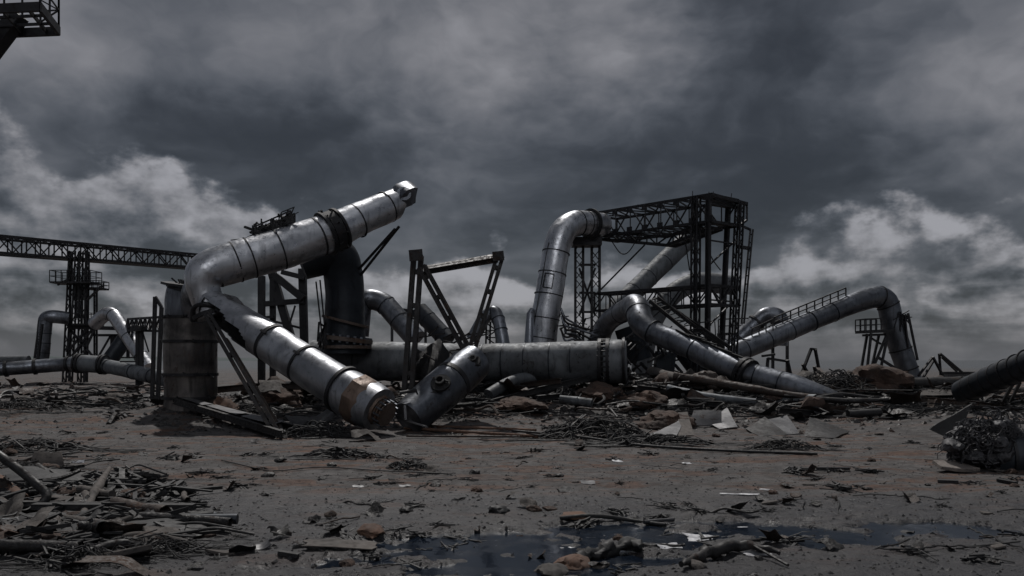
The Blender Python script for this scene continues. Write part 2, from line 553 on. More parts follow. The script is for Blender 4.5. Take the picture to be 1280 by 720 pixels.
# distant low hills on the left horizon
def build_hills():
    mb = MB()
    mat = matte('distant_hills', (.045, .06, .06), (.03, .045, .047), None, .95, .004, .2, 1)
    n = 60; rows = 5
    i0 = 0
    for i in range(n + 1):
        x = -1500 + i * 1050 / n
        e = min(1, i / 5.0) * (1 - sstep(.55, 1.0, i / n))
        h = (7 + 9 * mnoise.noise(V((x * .006, 1, 0))) + 3 * mnoise.noise(V((x * .03, 4, 0)))) * float(e) + .5
        for j in range(rows):
            t = j / (rows - 1)
            mb.v.append(V((x, 1700 + t * 300, -2 + (h + 6) * math.sin(t * math.pi * .5))))
    for i in range(n):
        for j in range(rows - 1):
            a = i * rows + j
            mb.f.append((a, a + rows, a + rows + 1, a + 1))
    o = mb.build('hills', mat)
    tag(o, 'low blue green hills on the left horizon', kind='structure')
build_hills()

# ------------------------------------------------------------------ sky, sun, camera
SUN_AZ, SUN_EL = R(-7), R(57)

def build_world():
    w = bpy.data.worlds.new('World'); scene.world = w; w.use_nodes = True
    nt = w.node_tree; nt.nodes.clear(); g = NG(nt); g.dim = '2D'
    out = g.node('ShaderNodeOutputWorld'); bg = g.node('ShaderNodeBackground')
    nt.links.new(bg.outputs[0], out.inputs[0])
    tc = g.node('ShaderNodeTexCoord'); d = g.vm('NORMALIZE', tc.outputs['Generated'])
    sp = g.node('ShaderNodeSeparateXYZ'); g.put(sp.inputs[0], d)
    x, y, z = sp.outputs
    zc = g.m('MAXIMUM', z, 0.0)
    # cloud deck seen in perspective
    den = g.m('ADD', zc, .34)
    px = g.m('DIVIDE', x, den); py = g.m('DIVIDE', y, den)
    cb = g.node('ShaderNodeCombineXYZ'); g.put(cb.inputs[0], px); g.put(cb.inputs[1], py)
    P = cb.outputs[0]
    az = g.m('ARCTAN2', x, y); el = g.m('ARCSINE', z)
    ca = g.node('ShaderNodeCombineXYZ'); g.put(ca.inputs[0], az); g.put(ca.inputs[1], el)
    A = ca.outputs[0]
    # warp of the angular coordinates so that cloud masses have ragged outlines
    Ast = g.vm('MULTIPLY', A, (1.0, 1.7, 1.0))
    wn = g.noise(Ast, 3.2, 4, .6, 0, True)
    wv = g.vm('MULTIPLY', g.vm('SUBTRACT', wn, (.5, .5, .5)), (.34, .22, 0))
    wn2 = g.noise(Ast, 12.0, 4, .62, 0, True)
    wv = g.vm('ADD', wv, g.vm('MULTIPLY', g.vm('SUBTRACT', wn2, (.5, .5, .5)), (.10, .07, 0)))
    Aw = g.vm('ADD', A, wv)
    def blob(px_, py_, sx, sy, amp, acc, src=None):
        u = (px_ - 640) / F; v = (HOR - py_) / F
        a0 = math.atan(u); e0 = math.atan(v / math.sqrt(1 + u * u))
        q = g.vm('MULTIPLY', g.vm('SUBTRACT', src or Aw, (a0, e0, 0)), (F / sx, F / sy, 0))
        e = g.m('EXPONENT', g.m('MULTIPLY', g.vm('DOT_PRODUCT', q, q), -.5))
        return g.m('MULTIPLY_ADD', e, amp, acc)
    # dark cloud deck
    t = .326
    for b in [(660, 5, 110, 70, .17), (760, 30, 60, 60, .05), (90, 50, 150, 80, .10), (420, 70, 110, 70, .06), (560, 235, 260, 62, -.10), (260, 160, 150, 50, -.06),
              (1010, 130, 130, 80, -.065), (1250, 30, 90, 70, .08), (1210, 150, 90, 50, .075), (1060, 235, 160, 30, -.06), (60, 150, 90, 30, -.03), (860, 190, 90, 40, .03)]:
        t = blob(*b, t)
    def billow(vec, sc, det, rough=.5, sm=.35):
        n = g.node('ShaderNodeTexVoronoi', voronoi_dimensions='2D', feature='SMOOTH_F1')
        g.put(n.inputs['Vector'], vec)
        for k_, v_ in (('Scale', sc), ('Detail', det), ('Roughness', rough), ('Smoothness', sm)): n.inputs[k_].default_value = v_
        return g.m('SUBTRACT', 1.0, n.outputs['Distance'])
    wn3 = g.vm('MULTIPLY', g.vm('SUBTRACT', wn2, (.5, .5, .5)), (.07, .06, 0))
    Pw = g.vm('ADD', P, g.vm('MULTIPLY', g.vm('SUBTRACT', wn, (.5, .5, .5)), (.30, .30, 0)))
    f1 = g.noise(Pw, 1.5, 7, .52, 0)
    f3 = g.noise(g.vm('ADD', Pw, (.035, .05, 0)), 1.5, 5, .52, 0)
    amp = g.mr(el, .05, .26, .5, 1.0)
    tex = g.m('MULTIPLY_ADD', g.m('SUBTRACT', f1, f3), .5, g.m('MULTIPLY', g.m('SUBTRACT', f1, .5), .40))
    t = g.m('MULTIPLY_ADD', tex, amp, t)
    t = g.m('SMOOTH_MAX', t, .19, .09)
    # band of lit cumulus below the deck, top-lit, with a ragged upper edge
    cs = g.vm('MULTIPLY', A, (1.0, 1.45, 1.0))
    cw = g.vm('ADD', cs, wn3)
    def puffs(off):
        a = g.vm('ADD', cs, off); b = g.vm('ADD', cw, off)
        return g.m('ADD', g.m('MULTIPLY', g.noise(a, 5.5, 8, .57), .75), g.m('MULTIPLY', billow(b, 11.0, 1.0, .5, .6), .22))
    cn = g.m('ADD', puffs((0, 0, 0)), -.02)
    cnb = g.m('ADD', puffs((.008, .022, 0)), -.02)
    bnd = .138
    for b in [(-30, 0, 150, .115), (200, 0, 60, .045), (320, 0, 45, .015), (640, 0, 110, -.012), (1090, 0, 110, .012), (1260, 0, 70, .006), (960, 0, 50, -.008)]:
        a0 = math.atan((b[0] - 640) / F); sg = b[2] / F
        q = g.m('DIVIDE', g.m('SUBTRACT', az, a0), sg)
        bnd = g.m('MULTIPLY_ADD', g.m('EXPONENT', g.m('MULTIPLY', g.m('MULTIPLY', q, q), -.5)), b[3], bnd)
    edge = g.m('SUBTRACT', g.m('MULTIPLY_ADD', g.m('SUBTRACT', cn, .5), .26, bnd), el)
    m = g.mr(edge, -.012, .024)
    st = g.noise(g.vm('MULTIPLY', A, (2.2, 17.0, 1.0)), 1.6, 5, .55, .5)
    tb = g.m('MULTIPLY_ADD', g.m('SUBTRACT', cn, cnb), 1.15, .425)
    tb = g.m('MULTIPLY_ADD', g.m('SUBTRACT', cn, .5), .42, tb)
    tb = g.m('MULTIPLY_ADD', g.m('SUBTRACT', st, .52), g.mr(el, .15, .04, .10, .55), tb)
    for b in [(955, 312, 26, 16, -.15), (85, 393, 150, 13, -.09), (1150, 374, 190, 14, -.10), (1090, 308, 100, 26, .13), (1240, 314, 55, 26, .12), (190, 240, 50, 26, .15), (600, 392, 90, 10, -.05), (830, 335, 130, 34, .14), (610, 340, 95, 32, .13), (20, 300, 110, 30, -.05), (290, 315, 110, 28, .09)]:
        tb = blob(*b, tb)
    tb = g.m('SMOOTH_MIN', g.m('SMOOTH_MAX', tb, .24, .06), .60, .14)
    t = g.m('ADD', g.m('MULTIPLY', t, g.m('SUBTRACT', 1.0, m)), g.m('MULTIPLY', tb, m))
    # even haze next to the horizon
    hz = g.mr(el, .005, .062, 1.0, 0.0)
    t = g.m('ADD', g.m('MULTIPLY', t, g.m('SUBTRACT', 1.0, g.m('MULTIPLY', hz, .8))), g.m('MULTIPLY', hz, .8 * .365))
    back = g.mr(y, -.15, -.8)  # unseen rear sky brightened, added fill for the pipe fronts
    t = g.m('MULTIPLY_ADD', back, .05, t)
    t = g.m('MINIMUM', g.m('MAXIMUM', t, .16), .66)
    lin = g.m('POWER', t, 2.2)
    warm = g.mr(t, .24, .5)
    tint = g.mix(warm, (.90, .985, 1.15), (.985, .985, 1.06))
    cloud = g.mix(1.0, tint, g.m('ADD', lin, 0.0), 'MULTIPLY')
    # added bright patches in the unseen rear sky, for highlight stripes on the pipes
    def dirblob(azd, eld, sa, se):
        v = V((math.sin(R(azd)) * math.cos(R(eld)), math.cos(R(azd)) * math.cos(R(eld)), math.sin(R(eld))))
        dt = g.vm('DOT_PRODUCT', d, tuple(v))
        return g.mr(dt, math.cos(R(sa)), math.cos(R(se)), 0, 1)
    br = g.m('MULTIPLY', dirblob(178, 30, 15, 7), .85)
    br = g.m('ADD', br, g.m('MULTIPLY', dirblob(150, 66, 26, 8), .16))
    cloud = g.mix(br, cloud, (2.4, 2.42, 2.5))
    # the real sky shows faintly through
    sk = g.node('ShaderNodeTexSky'); sk.sky_type = 'NISHITA'; sk.sun_disc = False
    sk.sun_elevation = SUN_EL; sk.sun_rotation = SUN_AZ
    BG = .1
    cl10 = g.mix(1.0, cloud, (1 / BG, 1 / BG, 1 / BG), 'MULTIPLY')
    fin = g.mix(.035, cl10, sk.outputs[0])
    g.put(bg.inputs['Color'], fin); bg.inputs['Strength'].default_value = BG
    w.cycles.sampling_method = 'NONE'
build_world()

sd = bpy.data.lights.new('sun', 'SUN'); sd.energy = 2.5; sd.angle = R(1.2); sd.color = (1.0, .965, .93)
so = bpy.data.objects.new('sun', sd); COL.objects.link(so)
S = V((math.sin(SUN_AZ) * math.cos(SUN_EL), math.cos(SUN_AZ) * math.cos(SUN_EL), math.sin(SUN_EL)))
so.rotation_euler = S.to_track_quat('Z', 'Y').to_euler(); so.location = S * 60

cd = bpy.data.cameras.new('camera'); cd.lens = LENS; cd.sensor_width = 36; cd.sensor_fit = 'HORIZONTAL'
cd.shift_y = (HOR - 360.0) / 1280.0
cd.clip_start = .1; cd.clip_end = 9000
co = bpy.data.objects.new('camera', cd); COL.objects.link(co)
co.location = (0, 0, CAM_H); co.rotation_euler = (R(90), 0, 0)
scene.camera = co
scene.view_settings.view_transform = 'Standard'; scene.view_settings.look = 'None'; scene.view_settings.exposure = 0; scene.view_settings.gamma = 1
scene.cycles.max_bounces = 6
scene.cycles.diffuse_bounces = 3
scene.cycles.glossy_bounces = 3
# ================================================================== large wreckage
UP = V((0, 0, 1))

def surf(pts, r, f, ang, lift=0):
    """point on the skin of an upright pipe, ang = 0 on its front"""
    c, t = along(pts, f); fr = V((0, -1, 0)); fr = (fr - t * fr.dot(t)).normalized(); sd = fr.cross(t)
    if sd.x < 0: sd = -sd
    return c + (fr * math.cos(ang) + sd * math.sin(ang)) * (rad_at(r, f) + lift)

def seams(root, pts, r, fr, mat, w=.06, h=.016, n=32, name='seam_band'):
    for f in fr:
        c, t = along(pts, f)
        mb = MB(); rr = rad_at(r, f)
        ring(mb, c, t, rr - .03, rr + h, w, n); mb.build(name, mat, root)

def pipe_body(root, pts, r, mat, name='pipe_wall', n=32, dent=.02, lap=.012, seg=1.6, step=.14, open0=False, open1=False, torn0=0, torn1=0, skip=None, seed=0, th=.035, dsc=1.0):
    mb = MB()
    sweep(mb, pts, r, n, not open0, not open1, dent, dsc, lap, seg, skip, torn0, torn1, 0, seed)
    o = mb.build(name, mat, root)
    if open0 or open1 or skip:
        mi = MB()
        sweep(mi, pts, r, n, False, False, dent, dsc, lap, seg, skip, torn0, torn1, th, seed)
        mi.build('inner_lining', M['inner'], root)
    return o

# ---- 1. raised silver pipe with its elbow, left
p_raise = resample(fillet([at(266, 396, 26.4), at(247, 341, 26.4), at(398, 298, 28.2), at(494, 254, 30.0)], 1.5, 12), .13)
rt = thing('raised_pipe', 'tall bent silver duct rising from its elbow to a torn tip against the dark sky', 'pipe', ground(264, 520))
RR = [(0, .50), (.10, .53), (.17, .68), (.40, .70), (.66, .69), (.72, .64), (1, .57)]
pipe_body(rt, p_raise, RR, M['silver'], 'pipe_wall', 44, .055, .02, 1.5, open1=True, torn1=.25, seed=3)
seams(rt, p_raise, RR, (.285, .34, .455, .62, .80, .955), M['black'], .05, .02, 44)
mb = MB()
c, t = along(p_raise, .655); ring(mb, c, t, .60, .80, .10, 44)
c, t = along(p_raise, .685); ring(mb, c, t, .60, .74, .34, 44)
c, t = along(p_raise, .715); ring(mb, c, t, .58, .77, .09, 44)
mb.build('split_collar', M['black'], rt)
mb = MB()
for k in range(26):
    a = k * .241 * math.pi; c, t = along(p_raise, .66 + .05 * rnd.random()); u, b = frame_of(t)
    p = c + (u * math.cos(a) + b * math.sin(a)) * .74
    q = p + t * rnd.uniform(-.18, .25) + (u * math.cos(a) + b * math.sin(a)) * rnd.uniform(.02, .14)
    bar(mb, p, q, .05, .03)
mb.build('torn_lagging', M['char'], rt)
# bent-over end cap
mb = MB()
c, t = along(p_raise, 1.0)
tip = [c - t * .25, c + t * .12 + UP * .02, c + t * .40 + UP * .13, c + t * .68 + UP * .12, c + t * .86 + UP * .06]
sweep(mb, resample(tip, .1), [(0, .50), (.35, .40), (.5, .52), (.85, .50), (1, .42)], 5, False, True, .06, 2.0, seed=4, torn1=.3)
cap = mb.build('end_cap', M['grey2'], rt)
mb = MB(); disc(mb, c + t * .55 - V((.05, .46, -.06)), V((.25, -1, .25)), .27, .05, 20)
mb.build('inspection_cover', M['grey2'], cap)
# neck collar and its clamp
mb = MB(); c, t = along(p_raise, .012); ring(mb, c, t, .48, .62, .13, 36)
sweep(mb, resample(fillet([c + V((-.58, -.12, -.25)), c + V((-.5, -.32, .2)), c + V((.05, -.66, .3)), c + V((.55, -.42, .12)), c + V((.6, -.4, -.3))], .4), .08), .085, 10)
mb.build('neck_collar', M['black'], rt)
mb = MB(); cc = at(279, 386, 25.7)
ring(mb, cc, V((.2, -.5, 1)), .12, .24, .08, 20); ring(mb, cc + V((0, 0, .13)), V((.2, -.5, 1)), .06, .15, .2, 16)
mb.build('valve_boss', M['black'], rt)
# charred rack on the back of the raised pipe
rk = thing('cable_rack', 'charred black cable rack stuck on top of the raised silver pipe', 'rack', at(345, 300, 27.6))
mb = MB(); a0, a1 = at(319, 293, 27.6), at(366, 275, 28.0)
for k in range(120):
    u = rnd.random(); p = a0.lerp(a1, u) + V((rnd.uniform(-.1, .1), rnd.uniform(-.3, .3), rnd.uniform(-.28, .22)))
    q = p + (a1 - a0) * rnd.uniform(-.25, .25) + V((rnd.uniform(-.1, .1), rnd.uniform(-.2, .2), rnd.uniform(-.2, .2)))
    bar(mb, p, q, rnd.uniform(.03, .11), rnd.uniform(.02, .09))
for k in range(14):
    p = a0.lerp(a1, (k + .5) / 14) + V((0, 0, rnd.uniform(-.08, .03))); bar(mb, p - (a1 - a0) * .05 + V((0, 0, rnd.uniform(-.03, .03))), p + (a1 - a0) * .05, rnd.uniform(.4, .6), rnd.uniform(.28, .44), (0, rnd.uniform(-.2, .2), 1))
mb.build('burnt_cable', M['char'], rk)
mb = MB()
for s in (-.26, .26):
    o = V((0, s, 0)); bar(mb, a0 + o - UP * .3, a1 + o - UP * .24, .07); bar(mb, a0 + o + UP * .2, a1 + o + UP * .28, .05)
    for u in (0, .25, .5, .75, 1): bar(mb, a0.lerp(a1, u) + o - UP * .29, a0.lerp(a1, u) + o + UP * .27, .05)
bar(mb, a0 - UP * .12 + V((-.85, 0, -.08)), a0 - UP * .1, .03)
for u in (.62, .8, .95):
    p = a0.lerp(a1, u) + UP * .2; bar(mb, p, p + V((.1, 0, .26)), .035)
bar(mb, a0.lerp(a1, .62) + V((.1, 0, .46)), a0.lerp(a1, .97) + V((.1, 0, .47)), .035)
mb.build('rack_frame', M['black'], rk)

# ---- 2. upright scorched drum
base = ground(238, 512); base.y = 29.0; base.x = (238 - 640) / F * 29.0; base.z = gz(base.x, base.y)
ztop = at(0, 357, 29).z
rt = thing('scorched_stack', 'upright brown scorched steel stack under the elbow of the raised pipe', 'stack', base)
pts = resample([base - UP * .25, V((base.x, base.y, at(0, 397, 29).z))], .2)
mb = MB(); sweep(mb, pts, .92, 36, True, False, .07, .9, .0, 1.2, seed=9); mb.build('stack_wall', M['drum'], rt)
z1 = at(0, 397, 29).z
pts = resample([V((base.x, base.y, z1 - .02)), V((base.x + .03, base.y, ztop - .05))], .12)
mb = MB(); sweep(mb, pts, [(0, .89), (.5, .88), (.85, .84), (1, .80)], 36, False, True, .06, 1.4, seed=2); mb.build('stack_neck', M['silver2'], rt)
for py in (397, 427, 468, 497):
    mb = MB(); ring(mb, V((base.x, base.y, at(0, py, 29).z)), UP, .84, .97, .10, 36)
    for k in range(14): 
        a = rnd.uniform(0, 6.28); c = V((base.x + .97 * math.cos(a), base.y + .97 * math.sin(a), at(0, py, 29).z))
        bar(mb, c, c + V((rnd.uniform(-.2, .2), -.03, rnd.uniform(-.12, .12))), .05, .04)
    mb.build('clamp_band', M['black'], rt)
mb = MB(); disc(mb, V((base.x, base.y, ztop)), V((.12, -.1, 1)), 1.0, .09, 9); disc(mb, V((base.x + .1, base.y, ztop - .12)), V((.2, -.15, 1)), .92, .1, 11)
for k in range(16):
    p = V((base.x + rnd.uniform(-.4, .3), base.y - rnd.uniform(0, .6), ztop + .04)); bar(mb, p, p + V((rnd.uniform(-.2, .2), rnd.uniform(-.2, .2), rnd.uniform(.05, .22))), .06, .05)
mb.build('torn_lid', M['black'], rt)
mb = MB(); sweep(mb, resample(fillet([V((base.x + .35, base.y - .3, ztop - 1.1)), V((base.x + .55, base.y - .9, ztop - .35)), at(256, 357, 27.0)], .6, 8), .12), [(0, .55), (1, .50)], 28, True, True, .05, 1.2, seed=15); mb.build('outlet_branch', M['silver2'], rt)

# thin upright posts just left of the drum
rt = thing('post_pair', 'pair of thin bent black posts beside the scorched stack', 'post', ground(200, 476) )
mb = MB(); p0 = at(190, 470, 34); p0.z = gz(p0.x, p0.y) - .1; p1 = at(194, 371, 34); bar(mb, p0, p1, .14, .14); mb.build('post', M['black'], rt)
mb = MB(); q0 = at(197, 470, 34); q0.z = gz(q0.x, q0.y) - .1; q1 = at(202, 384, 34); bar(mb, q0, q1, .15, .14); bar(mb, p1, q1, .12, .12); mb.build('post', M['black'], rt)

# ---- 3. inclined silver pipe with the torn mouth
p_inc = resample([at(262, 380, 26.3), at(432, 488.5, 23.75)], .12)
rt = thing('inclined_pipe', 'silver duct fallen at a slant from the elbow, with torn upper mouth and rusty bell', 'pipe', ground(452, 545))
Linc = arclen(p_inc)[-1]
def sk(c, nn, s):
    lim = Linc * .42 * (1 - .12 * math.sin(s * 5))
    k = nn.dot(V((-.35, -.66, -.66)).normalized())
    return s > .12 and s < lim and k > .34 + .62 * (s / lim) ** 1.6
RI = [(0, .50), (.10, .59), (.35, .61), (1, .62)]
pipe_body(rt, p_inc, RI, M['silver3'], 'pipe_wall', 56, .05, .02, 1.45, open0=True, torn0=.05, skip=sk, seed=12, th=.045)
seams(rt, p_inc, RI, (.47, .48, .71, .715, .985), M['black'], .05, .022, 48)
for f in (.475, .71):
    c, t = along(p_inc, f); u, b = frame_of(t)
    mb = MB()
    for a in (.1,): 
        dd = (V((-.3, -.75, .6)) + V((0, 0, a * .6))).normalized(); dd = (dd - t * dd.dot(t)).normalized(); bar(mb, c + dd * .62 - t * .12, c + dd * .635 + t * .12, .07, .05, dd)
    mb.build('clip', M['black'], rt)
# peeled saddle on top
c, t = along(p_inc, .13); mb = MB()
sweep(mb, [c + UP * .42 - t * .1, c + UP * .60 + t * .5, c + UP * .52 + t * 1.2], [(0, .22), (.5, .16), (1, .05)], 6, True, True, .05, 2)
disc(mb, c + UP * .62 + t * .28, V((.3, -.2, 1)), .17, .16, 12)
mb.build('peeled_saddle', M['sheet'], rt)
# bell, cap, nozzle
b0, b1 = at(428, 486, 23.8), at(474, 512.5, 23.1)
tb = (b1 - b0).normalized()
mb = MB(); sweep(mb, resample([b0, b1], .1), [(0, .65), (.15, .72), (.75, .70), (1, .66)], 40, True, True, .05, 1.5, seed=5); mb.build('bell', M['silver3'], rt)
mb = MB(); ring(mb, b0 + tb * .05, tb, .6, .74, .1, 40); mb.build('bell_rim', M['black'], rt)
c0 = b0.lerp(b1, .42)
mb = MB(); sweep(mb, resample([c0, c0 + tb * .55, c0 + tb * .95], .13), [(0, .76), (.5, .74), (.56, .67), (1, .44)], 9, True, True, .05, 1.4, seed=8); mb.build('end_hood', M['collar'], rt)
n0 = c0 + tb * .92
mb = MB(); sweep(mb, [n0, n0 + tb * .30], .29, 28, True, True)
for k in range(3): ring(mb, n0 + tb * (.06 + .1 * k), tb, .27, .36 + .03 * (k % 2), .05, 28)
fo = mb.build('nozzle', M['rusty'], rt); bolt_set(fo, n0 + tb * .2, tb, .40, 14, M['silver2'], .03, .24)

# ---- 4. dark vertical pipe behind with bolted flange
p_dk = resample(fillet([at(376, 330, 30.4), at(424, 312, 30.8), at(431, 356, 31.0), at(431, 442, 31.0)], 1.5, 12), .16)
rt = thing('dark_riser', 'black vertical duct with elbow under the raised silver pipe', 'pipe', ground(431, 519))
pipe_body(rt, p_dk, [(0, .66), (.2, .74), (.7, .76), (1, .82)], M['dark'], n=40, dent=.04, seed=21, seg=1.8)
fl = MB(); c = at(432, 424, 31); ring(fl, c, V((.12, 0, 1)), .8, 1.05, .16, 40)
ring(fl, at(432, 434, 31), UP, .8, 1.0, .12, 40); ring(fl, at(432, 402, 31), V((.25, 0, 1)), .82, .93, .1, 40)
fo = fl.build('flange', M['rusty'], rt); bolt_set(fo, c, V((.12, 0, 1)), .96, 22, M['silver2'], .06, .3)
mb = MB()
for (a, b) in (((400, 350), (408, 430)), ((395, 352), (404, 432))): bar(mb, at(*a, 30.1), at(*b, 30.0), .05)
for k in range(10): bar(mb, at(397 + rnd.uniform(0, 12), 432 + rnd.uniform(-30, 4), 30), at(397 + rnd.uniform(0, 14), 434 + rnd.uniform(-34, 6), 30), .09, .06)
mb.build('hanging_wire', M['black'], rt)

# ---- 5. long horizontal grey main
p_main = resample([at(392, 449, 32.2), at(600, 454.5, 31.4), at(752, 452, 30.6)], .2)
rt = thing('horizontal_main', 'long grey horizontal pipe lying across the middle with bolted end', 'pipe', ground(690, 492))
RM = [(0, .78), (.6, .77), (1, .80)]
pipe_body(rt, p_main, RM, M['grey'], n=44, dent=.06, lap=.008, seg=2.0, seed=31)
seams(rt, p_main, RM, (.16, .45, .60, .67, .745, .83, .90), M['dark'], .05, .014, 44)
ce, te = along(p_main, 1.0)
mb = MB(); ring(mb, ce - te * .05, te, .7, .90, .12, 44); ring(mb, ce + te * .25, te, .7, .90, .12, 44)
fo = mb.build('flange', M['black'], rt); bolt_set(fo, ce + te * .1, te, .85, 26, M['black'], .035, .46)
mb = MB(); sweep(mb, resample([ce + te * .1, ce + te * .95], .1), [(0, .83), (.7, .84), (1, .78)], 40, True, True, .05, 1, seed=7); mb.build('end_cap', M['grey'], rt)
mb = MB(); ring(mb, ce + te * .85, te, .75, .90, .10, 40)
for k in range(26):
    a = rnd.uniform(-.6, 3.4); u, b = frame_of(te); p = ce + te * rnd.uniform(.8, 1.1) + (u * math.cos(a) - b * math.sin(a)) * .95; bar(mb, p, p + V((rnd.uniform(-.15, .35), rnd.uniform(-.2, .2), rnd.uniform(-.35, .25))), .06, .05)
mb.build('torn_rim', M['black'], rt)
# black tarpaulin-like lagging draped on the main beside the frame
rt = thing('torn_lagging', 'bunched black lagging draped over the horizontal main beside the triangular frame', 'lagging', at(560, 470, 28.8))
mb = MB(); n = 22
P0 = at(516, 437, 29.6); 
for i in range(n):
    for j in range(14):
        u, w = i / (n - 1), j / 13
        p = at(516 + 60 * u - 8 * w, 428 + 10 * u + 45 * w + 9 * math.sin(u * 9 + w * 3), 30.0 - 1.0 * math.sin(w * 1.6))
        p += V((0, -.22 * math.sin(u * 22 + w * 5), .14 * mnoise.noise(V((u * 6, w * 4, 2)))))
        mb.v.append(p)
for i in range(n - 1):
    for j in range(13):
        a = i * 14 + j; mb.f.append((a, a + 14, a + 15, a + 1))
mb.build('lagging_fold', M['char'], rt)
mb = MB()
for k in range(16):
    a = at(520 + rnd.uniform(0, 70), 430 + rnd.uniform(-12, 16), 29.0); b = a + V((rnd.uniform(.1, 1.2), rnd.uniform(-.2, .2), rnd.uniform(-.35, .4)))
    mb = MB(); bar(mb, a, b, rnd.uniform(.03, .09), .05); mb.build('loose_strip', M['frame'], rt)

# ---- 6. torn silver pipe section with valve hatches
a0, a1 = at(510, 523, 23.9), at(594, 452, 26.2)
p_t = resample([a0, a0.lerp(a1, .5), a1], .1)
rt = thing('torn_pipe_section', 'torn pale pipe section with two black valve fittings, propped before the horizontal main', 'pipe', ground(525, 541))
pipe_body(rt, p_t, [(0, .54), (.22, .62), (.4, .65), (.85, .64), (1, .6)], M['silver2'], n=14, dent=.07, dsc=.9, lap=.0, seg=1.5, seed=44)
seams(rt, p_t, .62, (.64,), M['black'], .16, .035, 28, 'clamp_band')
vt = (a1 - a0).normalized()
for (px, py, d, rr) in ((551, 479, 24.2, .27), (592, 452, 25.5, .2)):
    mb = MB(); c = at(px, py, d); ax = V((-.15, -.75, .62))
    ring(mb, c, ax, .5 * rr, rr * 1.15, .10, 20); 
    for k in range(7): bar(mb, c + V((rnd.uniform(-1, 1) * rr, -.06, rnd.uniform(-1, 1) * rr)), c + V((rnd.uniform(-1, 1) * rr * 1.3, -.14, rnd.uniform(-1, 1) * rr * 1.3)), .07, .05)
    vf = mb.build('valve_fitting', M['char'], rt); mb = MB(); ring(mb, c + ax.normalized() * .1, ax, .4 * rr, rr * .62, .22, 16); mb.build('valve_stem', M['char'], vf)
mb = MB(); g0 = at(505, 515, 23.7)
sweep(mb, [at(500, 491, 23.8), at(520, 488, 23.8), at(522, 493, 23.75)], [(0, .05), (.5, .1), (1, .03)], 6); mb.build('torn_tab', M['black'], rt); mb = MB(); bar(mb, at(506, 507, 23.6), at(507, 525, 23.4), .07, .05); bar(mb, at(507, 525, 23.5), at(535, 534, 23.2), .07, .04)
mb.build('ragged_lip', M['steel'], rt)

# ---- 7. bent triangular frame
def twin(mb, p, q, w, h, gap, up=None):
    n, b = frame_of(q - p, up)
    ibeam(mb, p + b * gap / 2, q + b * gap / 2, w, h, .035, up); ibeam(mb, p - b * gap / 2, q - b * gap / 2, w, h, .035, up)
    for k in range(4):
        c = p.lerp(q, (k + .5) / 4); bar(mb, c - b * (gap / 2 - w / 2), c + b * (gap / 2 - w / 2), .16, h * .6, n)
D7 = 26.8
rt = thing('bent_steel_frame', 'bent rusty triangular girder frame standing against the sky by the horizontal main', 'frame', ground(515, 535))
A = at(521, 322, D7); Bq = at(626, 322, D7); Cq = at(583, 436, D7 - .4); Dq = at(513, 452, D7)
mb = MB(); twin(mb, at(510, 488, D7), at(522, 319, D7 + .3), .16, .28, .25, V((0, 1, 0))); mb.build('post', M['frame'], rt)
mb = MB(); twin(mb, at(530, 338, D7 + .05), at(622, 322.5, D7), .15, .20, .21, V((0, -.5, 1))); mb.build('top_girder', M['frame'], rt)
mb = MB(); twin(mb, at(527, 333, D7 - .3), Cq, .12, .22, .2, V((0, 1, .3))); mb.build('diagonal_girder', M['frame'], rt)
mb = MB(); twin(mb, at(625, 320, D7), at(589, 440, D7 - .3), .12, .22, .19, V((0, 1, .3))); mb.build('diagonal_girder', M['frame'], rt)
for c, s in ((at(521, 321, D7), .5), (at(623, 322, D7), .42), (at(584, 436, D7 - .45), .45)):
    mb = MB(); bar(mb, c - V((s * .45, .25, 0)), c + V((s * .45, -.25, .04)), .06, s * .75); mb.build('gusset_plate', M['frame'], rt)
mb = MB()
for k in range(9): bar(mb, at(583 + rnd.uniform(-6, 6), 436, D7 - .4), at(583 + rnd.uniform(-22, 26), 452 + rnd.uniform(-16, 12), D7 - .5), .05, .04)
mb.build('bent_rod', M['frame'], rt)

# ---- 8. struts under the raised tip
rt = thing('strut_pair', 'two thin black struts propping the tip of the raised silver pipe', 'strut', at(443, 346, 30.9))
for (a, b) in (((494, 286, 29.8), (440, 346, 30.8)), ((499, 283, 29.9), (446, 350, 30.8))):
    mb = MB(); bar(mb, at(*a), at(*b), .085, .07); mb.build('strut', M['black'], rt)

# ---- 9. black scaffold trestle behind the inclined pipe
rt = thing('scaffold_trestle', 'black steel trestle standing behind the inclined silver pipe', 'trestle', ground(350, 500))
D9 = 34
for (x0, y0, x1, y1, w) in ((327, 345, 327, 440, .26), (341, 345, 341, 440, .22), (378, 336, 382, 470, .30), (340, 340, 366, 430, .32)):
    mb = MB(); a, b = at(x0, y0, D9), at(x1, y1, D9)
    if abs(x0 - x1) < 8: b.z = gz(b.x, b.y) - .1
    bar(mb, a, b, w, w); mb.build('leg', M['black'], rt)
mb = MB(); bar(mb, at(344, 345, D9 - .3), at(379, 373, D9 - .3), .3, .3); bar(mb, at(330, 380, D9 - .2), at(380, 376, D9 - .2), .22); bar(mb, at(352, 340, D9 - .3), at(380, 347, D9 - .3), .2); bar(mb, at(330, 397, D9 - .2), at(342, 396, D9 - .2), .12)
bar(mb, at(369, 382, D9 - .1), at(362, 405, D9 - .1), .07); bar(mb, at(344, 402, D9 - .1), at(380, 411, D9 - .1), .1); mb.build('brace', M['black'], rt)

